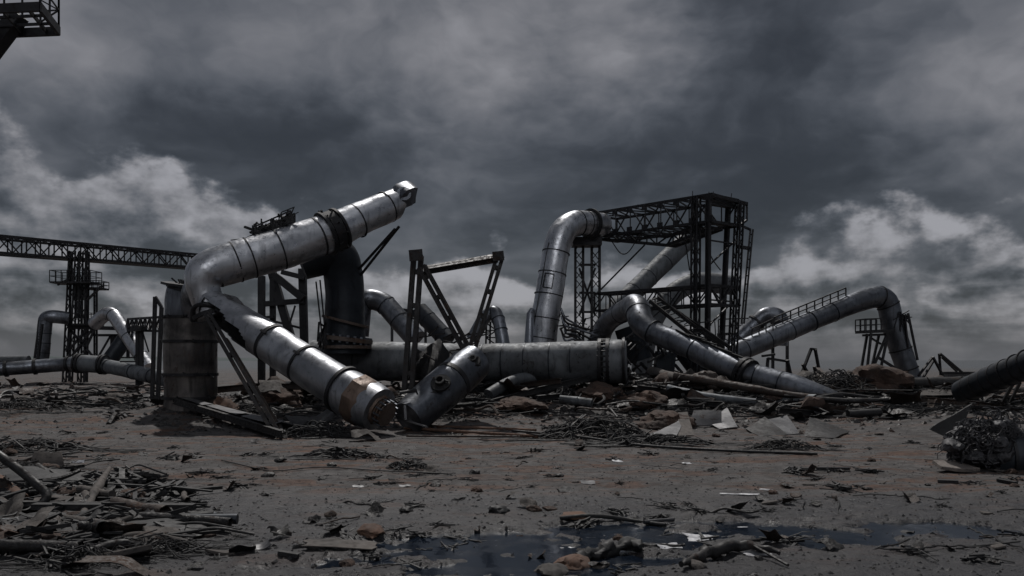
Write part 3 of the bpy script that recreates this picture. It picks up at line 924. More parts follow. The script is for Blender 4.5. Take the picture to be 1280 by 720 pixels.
# ---- 10. diagonal braces in front of the drum and the flat truss on the ground
rt = thing('leaning_brace', 'long rusty channel brace leaning from the torn pipe mouth to the ground', 'brace', ground(348, 546))
mb = MB(); q = ground(346, 547); twin(mb, at(259, 392, 25.6), q + UP * .1, .10, .18, .14, V((0, -1, .4))); mb.build('channel', M['frame'], rt)
mb = MB(); q = ground(338, 545); bar(mb, at(283, 425, 25.4), at(352, 540, q.y + .25), .13, .16, V((0, -1, .3))); mb.build('flat_bar', M['scraprust'], rt)
rt = thing('flat_girder', 'narrow lattice girder lying flat on the ground in front of the scorched stack', 'girder', ground(270, 530))
mb = MB(); a0 = ground(217, 513) + UP * .34; b0 = ground(352, 550) + UP * .16; a1 = ground(232, 511) + UP * .30; b1 = ground(372, 543) + UP * .16
ibeam(mb, a0, b0, .13, .2); ibeam(mb, a1, b1, .13, .2)
lace(mb, a0, b0, a1, b1, 8, .08); mb.build('girder_frame', M['scrap'], rt)
mb = MB()
for (u0, u1) in ((.06, .30), (.34, .62), (.66, .92)):
    i = len(mb.v)
    for (u, w) in ((u0, .12), (u1, .12), (u1, .85), (u0, .85)):
        p = a0.lerp(b0, u).lerp(a1.lerp(b1, u), w) + UP * (.13 + rnd.uniform(0, .05)); mb.v.append(p)
    mb.f.append((i, i+1, i+2, i+3))
mb.build('cover_strip', M['sheet'], rt, smooth=False)

# ================================================================== centre: gantry group
Lp = at(735, 450, 43.2); Cp = at(888, 450, 38.0); Bp = at(923, 450, 39.4)
ZT = CAM_H + 207 / F * 38.0
ax = (Cp - Lp); ax.z = 0; lx = ax.length; ax.normalize(); ay = Bp - Cp; ay.z = 0; wy = ay.length; ay.normalize()
def gp(u, w, z): 
    p = Lp + ax * u + ay * w; p.z = z; return p
g0 = gp(lx / 2, wy / 2, 0); g0.z = gz(g0.x, g0.y)
rt = thing('pipe_gantry', 'tall black lattice steel gantry with bridge and walkway behind the leaning pipe', 'gantry', g0)
H1 = ZT - 1.28
mb = MB()
box_truss(mb, [(gp(0, 0, ZT), gp(lx, 0, ZT)), (gp(0, wy, ZT), gp(lx, wy, ZT)), (gp(0, wy, H1), gp(lx, wy, H1)), (gp(0, 0, H1), gp(lx, 0, H1))], 8, .125, .06)
lace(mb, gp(0, 0, H1), gp(lx, 0, H1), gp(0, wy, H1), gp(lx, wy, H1), 8, .05, posts=False)
for k in range(9):
    for (w_, z_) in ((-.07, ZT - .12), (-.07, H1 + .12)):
        c = gp(lx * k / 8, w_, z_); bar(mb, c - ax * .16, c + ax * .16, .03, .30)
mb.build('bridge_truss', M['black'], rt)
for (u0, z0, u1, z1, sag) in ((1.2, H1, 3.0, H1 - .1, 1.3), (lx - 1.6, H1, lx - 1.5, H1 - 2.2, .2), (lx - .6, ZT - 1.4, lx + .2, ZT - 3.6, .5), (2.4, 4.9, 4.4, 4.85, .9)):
    mb = MB(); a, b = gp(u0, .2, z0), gp(u1, .5, z1); sweep(mb, resample(fillet([a, a.lerp(b, .5) - UP * sag, b], 3, 10), .2), .03, 6); mb.build('hanging_cable', M['char'], rt)
mb = MB()  # sagging lower lattice
s0, s1, s2 = gp(.6, .2, H1 - .1), gp(lx * .58, .9, H1 - .75), gp(lx - .2, .5, H1 - .25)
for (a, b) in ((s0, s1), (s1, s2)):
    bar(mb, a, b, .15); bar(mb, a + UP * .42, b + UP * .42, .12); lace(mb, a, b, a + UP * .42, b + UP * .42, 7, .07)
    c = ay * .7; bar(mb, a + c, b + c, .12); lace(mb, a, b, a + c, b + c, 7, .06)
mb.build('sagging_lattice', M['black'], rt)
for (u, w, z1, kind) in ((lx - .78, .0, ZT, 1), (lx - .1, 0, ZT, 0), (lx - .55, wy, ZT - .12, 0), (lx + .05, wy + .05, ZT - .12, 1)):
    mb = MB(); k_ = 1 if w > .5 else .15; b = gp(u - .25 * k_, w - .4 * k_, 0); b.z = gz(b.x, b.y) - .2
    t = gp(u, w, z1)
    if kind: lattice_post(mb, b, t, .30, .30, 17, .075, .035, ax)
    else: ibeam(mb, b, t, .20, .22, .05, ax)
    mb.build('column', M['black'], rt)
for px in (724, 744.5):
    mb = MB(); b = at(px, 450, 43.0); b.z = gz(b.x, b.y) - .2; t = b.copy(); t.z = at(0, 300, 43).z
    lattice_post(mb, b, t, .42, .42, 16, .10, .045); mb.build('column', M['black'], rt)
mb = MB()
for (y0, y1) in ((335, 395), (395, 335)): bar(mb, at(724, y0, 42.9), at(744, y1, 43.1), .09)
for y in (331, 366, 390, 412): bar(mb, at(724, y, 43), at(744, y, 43), .12)
mb.build('cross_brace', M['black'], rt); mb = MB()
for i in (0, 2, 4):
    za, zb = .8 + i * 1.45, .8 + (i + 1) * 1.45
    a, b = (0, wy) if i % 2 == 0 else (wy, 0)
    bar(mb, gp(lx - .25, a, za), gp(lx - .25, b, min(zb, ZT)), .07); bar(mb, gp(lx - .25, 0, zb * .99), gp(lx - .25, wy, zb * .99), .07)
mb.build('cross_brace', M['black'], rt)
mb = MB(); bar(mb, at(715, 303, 42.6), at(751, 303, 42.6), 1.2, .42); mb.build('bearing_plate', M['black'], rt)
mb = MB()  # lower walkway
za, zb = 5.78, 4.86; W0, W1 = .35, lx - .1
box_truss(mb, [(gp(W0, .1, za), gp(W1, .1, za)), (gp(W0, 1.3, za), gp(W1, 1.3, za)), (gp(W0, 1.3, zb), gp(W1, 1.3, zb)), (gp(W0, .1, zb), gp(W1, .1, zb))], 9, .12, .055)
lace(mb, gp(W1, .1, za), gp(lx + .1, wy, za), gp(W1, .1, zb), gp(lx + .1, wy, zb), 3, .08); bar(mb, gp(W1, .1, za), gp(lx, wy, za), .14); bar(mb, gp(W1, .1, zb), gp(lx, wy, zb), .14)
mb.build('walkway', M['black'], rt)
mb = MB()  # brackets and bent ladder on the right side
bar(mb, gp(lx, 0, ZT), gp(lx, wy + .7, ZT - .1), .16); bar(mb, gp(lx - .5, 0, ZT), gp(lx - .5, wy + .4, ZT - .1), .14)
bar(mb, gp(lx, wy + .7, ZT - .1), gp(lx, wy + .7, ZT - .9), .09); bar(mb, gp(lx, wy + .7, ZT - .9), gp(lx, wy, ZT - 1.3), .1)
bar(mb, gp(lx - .3, .3, ZT - .35), gp(lx - .3, wy, ZT - .3), .3, .14); bar(mb, gp(lx - .3, .3, ZT - 1.25), gp(lx - .3, wy + .1, ZT - 1.2), .35, .16)
bar(mb, gp(lx, wy, ZT - 2.3), gp(lx, wy + .95, ZT - 2.3), .16); bar(mb, gp(lx, wy, ZT - 1.2), gp(lx, wy + 1.0, ZT - 1.35), .1)
for e in (0, .14): bar(mb, gp(lx + e, wy + 1.0, ZT - 1.35), gp(lx + e, wy + .25, 4.0), .08)
for k in range(9): bar(mb, gp(lx, wy + 1.0 - k * .08, ZT - 1.6 - k * .42), gp(lx + .14, wy + 1.0 - k * .08, ZT - 1.6 - k * .42), .05)
mb.build('side_bracket', M['black'], rt)
mb = MB()
for k in range(7):
    p = gp(rnd.uniform(.5, lx), rnd.uniform(0, wy), ZT); bar(mb, p, p + V((rnd.uniform(-.06, .06), 0, rnd.uniform(.12, .35))), .035)
mb.build('spike', M['black'], rt)

# ---- leaning silver pipe with hatch
p_ln = resample(fillet([at(673, 452, 40), at(685, 372, 40), at(702, 277, 40.4), at(754, 281, 42.5)], [3, 2.0], 14), .18)
rt = thing('leaning_silver_pipe', 'bright silver upright pipe with elbow and inspection hatch at the gantry left end', 'pipe', ground(681, 490))
RL = [(0, .76), (.3, .72), (.7, .68), (1, .62)]
pipe_body(rt, p_ln, RL, M['silver'], n=40, dent=.045, lap=.02, seg=1.35, seed=51)
seams(rt, p_ln, RL, (.12, .22, .34, .45, .56, .80, .86), M['black'], .05, .018, 40)
mb = MB(); 
for (f0, a0_, f1, a1_) in ((.365, -.55, .365, .1), (.435, -.55, .435, .1), (.365, -.55, .435, -.55), (.365, .1, .435, .1)):
    for k in range(4): bar(mb, surf(p_ln, RL, f0 + (f1 - f0) * k / 4, a0_ + (a1_ - a0_) * k / 4, .02), surf(p_ln, RL, f0 + (f1 - f0) * (k + 1) / 4, a0_ + (a1_ - a0_) * (k + 1) / 4, .02), .05, .04)
mb.build('hatch_frame', M['black'], rt)
mb = MB(); sweep(mb, [at(661, 452, 39.6), at(663, 392, 39.5), at(665, 386, 39.6)], [(0, .3), (.8, .28), (1, .1)], 18); mb.build('side_bulge', M['silver2'], rt)
mb = MB()
for i in range(14):
    bar(mb, surf(p_ln, RL, .1 + .035 * i, -.75, .01), surf(p_ln, RL, .1 + .035 * (i + 1), -.75, .01), .04, .03)
mb.build('long_seam', M['black'], rt)
mb = MB(); c, t = along(p_ln, .9); ring(mb, c, t, .6, .80, .12, 36)
for k in range(14): bar(mb, at(712 + rnd.uniform(-4, 22), 268 + rnd.uniform(-2, 3), 41), at(712 + rnd.uniform(-4, 22), 266 + rnd.uniform(-2, 3), 41), .07, .06)
mb.build('top_flange', M['black'], rt)
# cables and bent rails from the pipe foot to the tower
rt = thing('bent_conduit', 'bundle of bent black conduits between the leaning silver pipe and the gantry foot', 'conduit', ground(715, 489))
for k in range(7):
    mb = MB(); a = at(699 + rnd.uniform(0, 8), 385 + k * 5, 39.5); b = at(728 + rnd.uniform(0, 22), 415 + k * 4 + rnd.uniform(-6, 6), 39.6)
    sweep(mb, resample(fillet([a, at(706, 398 + k * 5, 39.4), at(718, 404 + k * 3, 39.5), b], .5), .2), .055, 8); mb.build('conduit', M['frame'] if k % 2 else M['silver2'], rt)
mb = MB()
for k in range(34):
    a = at(rnd.uniform(698, 752), rnd.uniform(396, 434), 39.8); bar(mb, a, a + V((rnd.uniform(-.7, .7), rnd.uniform(-.2, .2), rnd.uniform(-.6, .3))), rnd.uniform(.04, .1), .05)
mb.build('broken_bracket', M['black'], rt)

# ---- pipes behind the gantry
p = resample(fillet([at(866, 293, 50), at(768, 388, 47), at(748, 420, 46.5), at(748, 468, 46.5)], 1.5), .3)
rt = thing('diagonal_pipe', 'grey diagonal pipe passing behind the gantry bridge', 'pipe', ground(748, 484))
pipe_body(rt, p, .60, M['grey'], n=28, dent=.015, seg=1.7, lap=.015); seams(rt, p, .6, (.12, .25, .38, .5), M['dark'], .05, .015, 28)
p = resample(fillet([at(918, 357, 52), at(858, 350, 51), at(812, 398, 50), at(800, 470, 50)], 2.0), .3)
rt = thing('rear_elbow_pipe', 'grey elbow pipe seen through the gantry walkway railing', 'pipe', ground(812, 484))
pipe_body(rt, p, .64, M['grey'], n=28, dent=.015, seg=1.7, lap=.015); seams(rt, p, .64, (.3, .5, .7), M['dark'], .05, .015, 28)
rt = thing('guy_bar', 'thin straight bar slanting between the gantry legs', 'bar', at(751, 362, 44)); mb = MB(); bar(mb, at(806, 306, 44), at(751, 362, 44), .09); mb.build('bar', M['black'], rt)

# ---- S-bend pipe falling to the right
p_s = resample(fillet([at(748, 430, 38.6), at(757, 404, 38.2), at(772, 396, 37.6), at(796, 382, 36.0), at(800, 404, 35.2), at(868, 436, 33.6), at(932, 467, 31.6)], [.5, .5, .55, .75, 2], 12), .1)
p_s = resample(fillet([at(738, 446, 41), at(760, 400, 40), at(797, 380, 36.6), at(801, 408, 35.2), at(868, 437, 33.6), at(932, 467, 31.6)], [1.0, 1.3, 1.3, 1.5], 14), .12)
rt = thing('s_bend_pipe', 'dull silver S-bend pipe sloping down to the right in front of the gantry', 'pipe', ground(936, 496))
RS = [(0, .48), (.3, .50), (.42, .60), (.55, .56), (.66, .49), (.78, .47), (.8, .50), (1, .52)]
pipe_body(rt, p_s, RS, M['silver2'], n=36, dent=.05, lap=.015, seg=1.4, seed=61)
seams(rt, p_s, RS, (.30, .50, .62, .79), M['dark'], .05, .02, 36)
ce, te = along(p_s, 1); mb = MB(); ring(mb, ce - te * .1, te, .45, .66, .16, 36); ring(mb, ce + te * .12, te, .45, .64, .12, 36)
fo = mb.build('flange', M['black'], rt); bolt_set(fo, ce, te, .6, 18, M['black'], .04, .4)
mb = MB(); c2 = at(1052, 500, 29.4); sweep(mb, resample([ce, ce.lerp(c2, .25), ce.lerp(c2, .55), ce.lerp(c2, .8), c2], .12), [(0, .47), (.5, .47), (.6, .44), (.85, .32), (1, .22)], 36, True, True, .03, 1, .015, 1.2, seed=66); mb.build('lower_pipe', M['silver2'], rt)
lw = [ce, c2]; seams(rt, lw, .47, (.12, .38), M['dark'], .05, .012, 36)
mb = MB(); u, b = frame_of(te)
for k in range(30):
    f = .74 + .22 * rnd.random(); c, t = along(p_s, f); p = c + UP * .5 + V((0, -.15, 0)); bar(mb, p + t * rnd.uniform(-.5, .1), p + t * rnd.uniform(.1, .6) + V((0, rnd.uniform(-.2, .2), rnd.uniform(-.12, .12))), .09, .05)
mb.build('torn_lagging', M['char'], rt)
mb = MB(); bar(mb, at(1018, 493, 29.2), at(1052, 496, 29.0), .12, .1); bar(mb, at(980, 491, 29.6), at(1054, 494, 28.9), .05); mb.build('slot_edge', M['black'], rt)

# ---- collapsed ladder rails over the S-bend
rt = thing('fallen_ladder', 'collapsed steel ladder sliding down behind the S-bend pipe', 'ladder', at(900, 440, 36))
for (a, b) in (((812, 376, 37), (888, 438, 34.8)), ((822, 372, 37.5), (905, 436, 35.2)), ((838, 384, 37.2), (912, 434, 35.0))):
    mb = MB(); bar(mb, at(*a), at(*b), .12, .16); mb.build('ladder_rail', M['scrap'], rt)
mb = MB()
for k in range(14): bar(mb, at(812, 376, 37).lerp(at(888, 438, 34.8), k / 13), at(822, 372, 37.5).lerp(at(905, 436, 35.2), k / 13), .05)
for k in range(30):
    a = at(rnd.uniform(835, 920), rnd.uniform(395, 440), 36); bar(mb, a, a + V((rnd.uniform(-.6, 1.0), rnd.uniform(-.3, .3), rnd.uniform(-.7, .2))), rnd.uniform(.04, .09), .05)
mb.build('rung', M['black'], rt)

# ---- dark machinery base below the gantry
rt = thing('crushed_machinery', 'dark crushed machinery and pipework heaped at the foot of the gantry', 'machinery', ground(830, 486))
mb = MB()
for k in range(60):
    mb = MB(); a = at(rnd.uniform(772, 880), rnd.uniform(425, 475), rnd.uniform(38, 41)); d = V((rnd.uniform(-1.1, 1.1), rnd.uniform(-.4, .4), rnd.uniform(-1.0, .6))); bar(mb, a, a + d, rnd.uniform(.06, .16), rnd.uniform(.05, .14)); mb.build('broken_strut', M['black'], rt)
mb = MB(); sweep(mb, resample([at(786, 408, 40), at(800, 450, 40)], .3), .75, 20, dent=.1); bar(mb, at(828, 478, 39), at(832, 440, 39), .8, .9); sweep(mb, [at(845, 430, 40.5), at(875, 470, 40)], .4, 16); mb.build('tank_shell', M['dark'], rt)
mb = MB(); sweep(mb, resample([at(786, 474, 34), at(815, 486, 33.2)], .2), .36, 20, False, True, .02); mb.build('pipe_stub', M['grey'], rt)

# ---- right big pipe with handrail
p_r = resample(fillet([at(898, 450, 42.5), at(1074, 376, 45.5), at(1108, 368, 46), at(1116, 408, 46), at(1142, 486, 46)], [1.6, 1.5, 2.4], 12), .22)
rt = thing('handrail_pipe', 'big dark grey pipe peaking at an elbow, with a handrail along its slope', 'pipe', ground(1140, 488))
pipe_body(rt, p_r, [(0, .56), (.5, .55), (.62, .62), (1, .60)], M['grey2'], n=32, dent=.02, lap=.015, seg=1.7, seed=71)
seams(rt, p_r, .555, (.10, .19, .28, .37, .46, .55), M['dark'], .05, .02, 32); seams(rt, p_r, .60, (.66, .705, .86, .93), M['black'], .08, .05, 32)
mb = MB(); a, _ = along(p_r, .22); b, _ = along(p_r, .52); rail(mb, a + UP * .5, b + UP * .5, .55, 9, .07); a = at(940, 425, 43); rail(mb, a, a + V((1.2, .2, .55)), .6, 3, .06); mb.build('handrail', M['black'], rt)
mb = MB(); c, t = along(p_r, .80); bar(mb, c + V((.25, -.55, 1.0)), c + V((.45, -.52, -.9)), .3, .08); bar(mb, c + V((.6, -.3, 1.1)), c + V((1.15, -.3, -1.6)), .12, .1)
for k in range(14): bar(mb, c + V((rnd.uniform(-.3, .6), -.6, 1 + rnd.uniform(-.3, .4))), c + V((rnd.uniform(-.4, .7), -.6, .8 + rnd.uniform(-.8, .4))), .09, .05)
mb.build('torn_cladding', M['black'], rt)
mb = MB(); c = at(1144, 487, 45.3); sweep(mb, [c + V((-.1, 0, .5)), c + V((.25, -.3, -.15))], [(0, .35), (1, .5)], 9, True, True, .08, 2); mb.build('bright_foot', M['bright'], rt)

# ---- small pipe with railing behind (centre right)
p = resample(fillet([at(905, 440, 60), at(958, 392, 60), at(976, 396, 60), at(974, 432, 60)], 1.2), .3)
rt = thing('small_elbow_pipe', 'small grey elbow pipe with flange between the gantry and the handrail pipe', 'pipe', ground(974, 472))
pipe_body(rt, p, .62, M['silver2'], n=24, dent=.01, seg=2); seams(rt, p, .62, (.2, .45, .75, .84), M['black'], .14, .1, 24)
rt = thing('far_walkway', 'distant black railed walkway beside the small elbow pipe', 'walkway', ground(930, 470))
mb = MB(); bar(mb, at(898, 418, 62), at(986, 414, 62), .9, .2); mb.build('deck', M['black'], rt)
mb = MB(); rail(mb, at(898, 417, 61.6), at(950, 415, 61.6), 1.1, 7, .09); rail(mb, at(962, 415, 61.6), at(990, 413, 61.6), .5, 3, .09); mb.build('railing', M['black'], rt)
for x in (905, 932, 966, 984):
    mb = MB(); b = at(x, 450, 62); b.z = gz(b.x, b.y) - .1; bar(mb, b, at(x, 418, 62), .2); mb.build('leg', M['black'], rt)

# ---- platform with railing by the handrail pipe
rt = thing('service_platform', 'small black service platform on splayed legs beside the handrail pipe', 'platform', ground(1092, 476))
DP = 45.0
mb = MB(); bar(mb, at(1075, 415, DP), at(1112, 413.5, DP), 1.3, .16); bar(mb, at(1082, 419, DP), at(1108, 418, DP), .9, .12); mb.build('deck', M['black'], rt)
mb = MB()
for yy in (-.6, .6): rail(mb, at(1075, 414.5, DP) + V((0, yy, 0)), at(1102, 413.5, DP) + V((0, yy, 0)), .68, 4, .055)
rail(mb, at(1075, 414.5, DP) + V((0, -.6, 0)), at(1075, 414.5, DP) + V((0, .6, 0)), .68, 2, .05); mb.build('railing', M['black'], rt)
for (a, b, o) in (((1084, 417), (1078, 470), -.5), ((1089, 417), (1080, 470), .5), ((1104, 417), (1083, 468), -.5), ((1106, 417), (1094, 474), -.4), ((1104, 417), (1092, 472), .5)):
    mb = MB(); bar(mb, at(*a, DP) + V((0, o, 0)), at(*b, DP) + V((0, o, 0)), .12); mb.build('leg', M['black'], rt)
mb = MB(); bar(mb, at(1088, 422, DP - .3), at(1101, 430, DP - .3), .1); bar(mb, at(1098, 447, DP - .3), at(1128, 466, DP - .3), .14); bar(mb, at(1080, 462, DP - .3), at(1094, 455, DP - .3), .1); mb.build('brace', M['black'], rt)
# ================================================================== far left plant
# conveyor bridge
rt = thing('conveyor_bridge', 'long black lattice conveyor bridge crossing the sky at far left', 'bridge', ground(98, 466))
DL = 64
A0, A1 = at(-60, 290, 59.0), at(262, 320, 72)
A1.z = at(0, 319.5, 72).z
t = (A1 - A0).normalized(); sd_ = V((t.y, -t.x, 0)).normalized() * -1.7
hh = V((0, 0, 1.25))
mb = MB(); box_truss(mb, [(A0, A1), (A0 + sd_, A1 + sd_), (A0 + sd_ - hh, A1 + sd_ - hh * .92), (A0 - hh, A1 - hh * .92)], 20, .17, .09)
bar(mb, A0 + sd_ * .5 - hh, A1 + sd_ * .5 - hh, 1.5, .06); mb.build('bridge_truss', M['black'], rt)
mb = MB(); bar(mb, A0 - hh * 1.25, A0.lerp(A1, .3) - hh * 1.08, .12); bar(mb, A0 + UP * .12, A1 + UP * .04, .1); mb.build('service_pipe', M['black'], rt)

# tower with tank and platforms
DT = 64.6
rt = thing('process_tower', 'black lattice tower with round tank and railed platforms under the conveyor bridge', 'tower', ground(98, 468))
for (x0, x1) in ((84, 92.5), (103, 105.5)):
    mb = MB(); b = at(x0, 450, DT); b.z = gz(b.x, b.y) - .2; lattice_post(mb, b, at(x1, 314, DT), .5, .5, 13, .11, .055); mb.build('column', M['black'], rt)
for x0 in (87, 107):
    mb = MB(); b = at(x0, 450, DT + 2.0); b.z = gz(b.x, b.y) - .2; bar(mb, b, at(x0 + 1, 314, DT + 2.0), .15); mb.build('column', M['black'], rt)
mb = MB(); c = at(98.5, 352, DT + 1.2); sweep(mb, [at(98.5, 352, DT + 1.2), at(98.5, 375, DT + 1.2)], .42, 20); sweep(mb, [at(98.5, 376, DT + 1.2), at(98.5, 398, DT + 1.2)], .34, 18); mb.build('tank', M['grey'], rt)
def plat(x0, x1, y, d, w, hr=.95, n=4):
    mb = MB(); bar(mb, at(x0, y, d), at(x1, y, d), w, .14); mb.build('platform_deck', M['black'], rt)
    mb = MB()
    for s in (-w / 2, w / 2): rail(mb, at(x0, y, d) + V((0, s, 0)), at(x1, y, d) + V((0, s, 0)), hr, n, .055)
    for x in (x0, x1): rail(mb, at(x, y, d) + V((0, -w / 2, 0)), at(x, y, d) + V((0, w / 2, 0)), hr, 2, .05)
    mb.build('railing', M['black'], rt)
plat(70, 120, 354, DT - .3, 1.8, .95, 7); plat(108, 130, 361, DT + .6, 1.6, .6, 3); plat(90, 122, 406, DT, 2.0, .9, 5)
mb = MB()
for (x0, y0, x1, y1) in ((109, 375, 128, 357), (72, 356, 84, 350), (86, 410, 120, 450), (118, 408, 90, 445), (84, 440, 110, 410), (120, 408, 105, 440), (90, 410, 84, 440)):
    bar(mb, at(x0, y0, DT - .3), at(x1, y1, DT - .3), .16)
for x in (118, 121): bar(mb, at(x, 362, DT + .6), at(x, 450, DT + .6), .12)
for y in range(370, 450, 12): bar(mb, at(118, y, DT + .6), at(121, y, DT + .6), .07)
bar(mb, at(86, 409, DT - .5), at(165, 411, DT), .25, .3); bar(mb, at(120, 419, DT), at(165, 419, DT), .2)
for x in (140, 144, 160): bar(mb, at(x, 419, DT), at(x, 448, DT), .2)
bar(mb, at(123, 446, DT), at(138, 420, DT), .13)
mb.build('cross_brace', M['black'], rt)

# arch pipes
p = resample(fillet([at(52, 453, 63), at(57, 397, 63), at(66, 395.5, 63), at(86, 398, 63.5)], 1.2), .3)
rt = thing('arch_pipe', 'grey arch pipe standing left of the process tower', 'pipe', ground(50, 466))
pipe_body(rt, p, .52, M['silver2'], n=24, dent=.03, seg=1.6, lap=.02); seams(rt, p, .52, (.15, .3, .45), M['dark'], .06, .03, 24)
mb = MB(); bar(mb, at(43, 452, 62.6), at(50, 400, 62.6), .16); bar(mb, at(47, 452, 62.4), at(53, 405, 62.4), .12); lace(mb, at(43, 452, 62.6), at(50, 400, 62.6), at(47, 452, 62.4), at(53, 405, 62.4), 8, .07); mb.build('support_post', M['black'], rt)
p = resample(fillet([at(118, 405, 62.5), at(138, 387, 61.5), at(186, 460, 59)], 1.3), .3)
rt = thing('falling_arch_pipe', 'shiny silver arch pipe sloping down to the right of the process tower', 'pipe', ground(186, 470))
pipe_body(rt, p, .52, M['silver'], n=24, dent=.01, seg=1.8, lap=.015); seams(rt, p, .52, (.3, .6, .85), M['dark'], .06, .02, 24)
# horizontal ground mains
p = resample(fillet([at(-60, 466, 56), at(60, 457, 58), at(100, 454, 58)], 1.0), .3)
rt = thing('ground_main', 'pale grey pipe lying along the ground at the left edge of the photo', 'pipe', ground(30, 475))
pipe_body(rt, p, .50, M['silver2'], n=24, dent=.02, seg=2); seams(rt, p, .5, (.4, .62, .9), M['black'], .2, .09, 24)
p = resample([at(96, 454, 57.7), at(132, 456, 57.5)], .3)
rt = thing('pipe_joint', 'short grey drum joint with bolted flanges between the two ground mains', 'pipe', ground(112, 475))
pipe_body(rt, p, .62, M['grey'], n=24, dent=.02); seams(rt, p, .62, (.03, .14, .86, .97), M['black'], .14, .1, 24, 'flange')
p = resample([at(131, 457, 57.5), at(208, 474, 52)], .3)
rt = thing('sloping_ground_main', 'grey pipe slanting along the ground from the drum joint towards the scorched stack', 'pipe', ground(170, 478))
pipe_body(rt, p, .50, M['grey'], n=24, dent=.02, seg=2); seams(rt, p, .5, (.08, .5, .8), M['dark'], .08, .03, 24)
p = resample([at(-10, 450.5, 75), at(36, 450, 75)], .4); rt = thing('far_ground_pipe', 'small pale pipe end lying beyond the ground main at far left', 'pipe', ground(20, 462)); pipe_body(rt, p, .42, M['grey'], n=18)
# truss gallery left of the stack
rt = thing('pipe_gallery', 'low black lattice gallery on posts left of the scorched stack', 'gallery', ground(180, 468))
D = 55
mb = MB(); box_truss(mb, [(at(160, 399, 60), at(206, 396, 52)), (at(160, 399, 61.5), at(206, 396, 53.5)), (at(160, 413, 61.5), at(206, 414, 53.5)), (at(160, 413, 60), at(206, 414, 52))], 8, .16, .09); mb.build('gallery_truss', M['black'], rt)
for x in (172, 177):
    mb = MB(); b = at(x, 450, D); b.z = gz(b.x, b.y) - .1; bar(mb, b, at(x, 412, D), .22); mb.build('leg', M['black'], rt)
mb = MB(); bar(mb, at(166, 411, D), at(180, 411, D), 1, .35); bar(mb, at(178, 414, D), at(186, 440, D), .08); bar(mb, at(150, 447, D), at(174, 447, D), .1); bar(mb, at(150, 452, D), at(180, 452, D), .1); mb.build('brace', M['black'], rt)
# dark slanting chute
p = resample([at(160, 418, 63), at(136, 452, 62)], .4); rt = thing('dark_chute', 'dark slanting chute pipe behind the shiny arch pipe', 'pipe', ground(136, 466)); pipe_body(rt, p, .6, M['dark'], n=20)

# top-left cantilever platform: corner of a tower standing out of frame
DC = 24.0
base = V((-19.5, 24.8, 0)); base.z = gz(base.x, base.y)
rt = thing('crane_platform', 'black railed grating platform jutting into the top left corner', 'platform', base)
mb = MB(); zt = at(0, 8, DC).z
corner = at(72, 17, DC)        # near right top corner
e1 = V((-1.0, .25, .05)); e2 = V((-.42, -1.0, 0)).normalized()
# deck seen from below: right corner, front corner, going away left
Rr = at(73.5, 19, 24.6); Fr = at(50, 27, 22.9); bx = Fr - Rr; Lr = (at(0, -6, 26.5) - Rr); Lr.z = 0; Fr.z = Rr.z; 
Fr = V((at(50, 27, 22.9).x, 22.9, Rr.z)); Fr = at(50, 30, 22.9); Fr.z = Rr.z = (Fr.z + Rr.z) / 2
dirL = V((-3.6, .35, 0))
for (p, q) in ((Rr, Fr), (Rr, Rr + dirL), (Fr, Fr + dirL), (Rr + dirL, Fr + dirL)): bar(mb, p, q, .10, .26)
for k in range(1, 9):
    if k in (2, 4): continue
    u = k / 9; bar(mb, Rr + dirL * u, Fr + dirL * u, .16 if k > 4 else .05, .12)
for k in (1, 2): bar(mb, Rr.lerp(Fr, k / 3), Rr.lerp(Fr, k / 3) + dirL, .05, .08)
mb.build('grating_deck', M['black'], rt)
mb = MB()
for (p, q, n) in ((Rr, Rr + dirL, 6), (Rr, Fr, 2)): rail(mb, p + UP * .13, q + UP * .13, 1.0, n, .05)
bar(mb, Rr + UP * .65, Rr + dirL * .17 + UP * 1.0, .04); bar(mb, Rr + UP * .65, Rr + dirL * .17 + UP * .3, .04)
mb.build('railing', M['black'], rt)
mb = MB(); bar(mb, at(24, 18, 24.4), at(-119, 208, 24.7), .42, .42); mb.build('knee_brace', M['black'], rt)
mb = MB(); lattice_post(mb, base - UP * .2, V((base.x, base.y, Rr.z + 1.5)), 1.6, 1.6, 9, .2, .1); bar(mb, V((base.x, base.y, Rr.z - .3)), Rr.lerp(Fr, .5) + dirL * .9 - UP * .3, 1.6, .3); mb.build('mast', M['black'], rt)

# ================================================================== small pipes in the middle distance
def bg_pipe(name, label, pts, r, mat, bend, fr, gpx, n=24):
    p = resample(fillet(pts, bend), .25)
    t = thing(name, label, 'pipe', ground(*gpx)); pipe_body(t, p, r, M[mat], n=n, dent=.015, seg=1.6, lap=.015)
    seams(t, p, r, fr, M['dark'], .06, .025, n); return t
bg_pipe('rear_sloping_pipe', 'silver grey elbow pipe sloping down between the dark riser and triangular frame', [at(448, 420, 42), at(452, 373, 42), at(478, 376, 42), at(520, 424, 41)], .55, 'silver2', 1.6, (.35, .55, .75), (520, 480))
bg_pipe('rear_dark_pipe', 'dark stub pipe slanting behind the triangular frame post', [at(524, 388, 46), at(560, 426, 45)], .52, 'dark', 1, (.3, .8), (560, 478))
bg_pipe('hook_pipe', 'small hooked silver pipe behind the right foot of the triangular frame', [at(590, 425, 50), at(606, 396, 50), at(618, 388, 50), at(624, 402, 49.5), at(630, 436, 49)], .42, 'silver2', .9, (.45, .6, .75), (628, 476))
rt = thing('small_trestle', 'tiny black trestle beside the small hooked silver pipe', 'trestle', ground(612, 474)); mb = MB()
for x in (608, 613, 621): 
    bar(mb, at(x, 402, 50.5), at(x - 1, 446, 50.5), .12)
lace(mb, at(608, 404, 50.5), at(607, 440, 50.5), at(621, 404, 50.5), at(620, 440, 50.5), 4, .08); mb.build('trestle_frame', M['black'], rt)
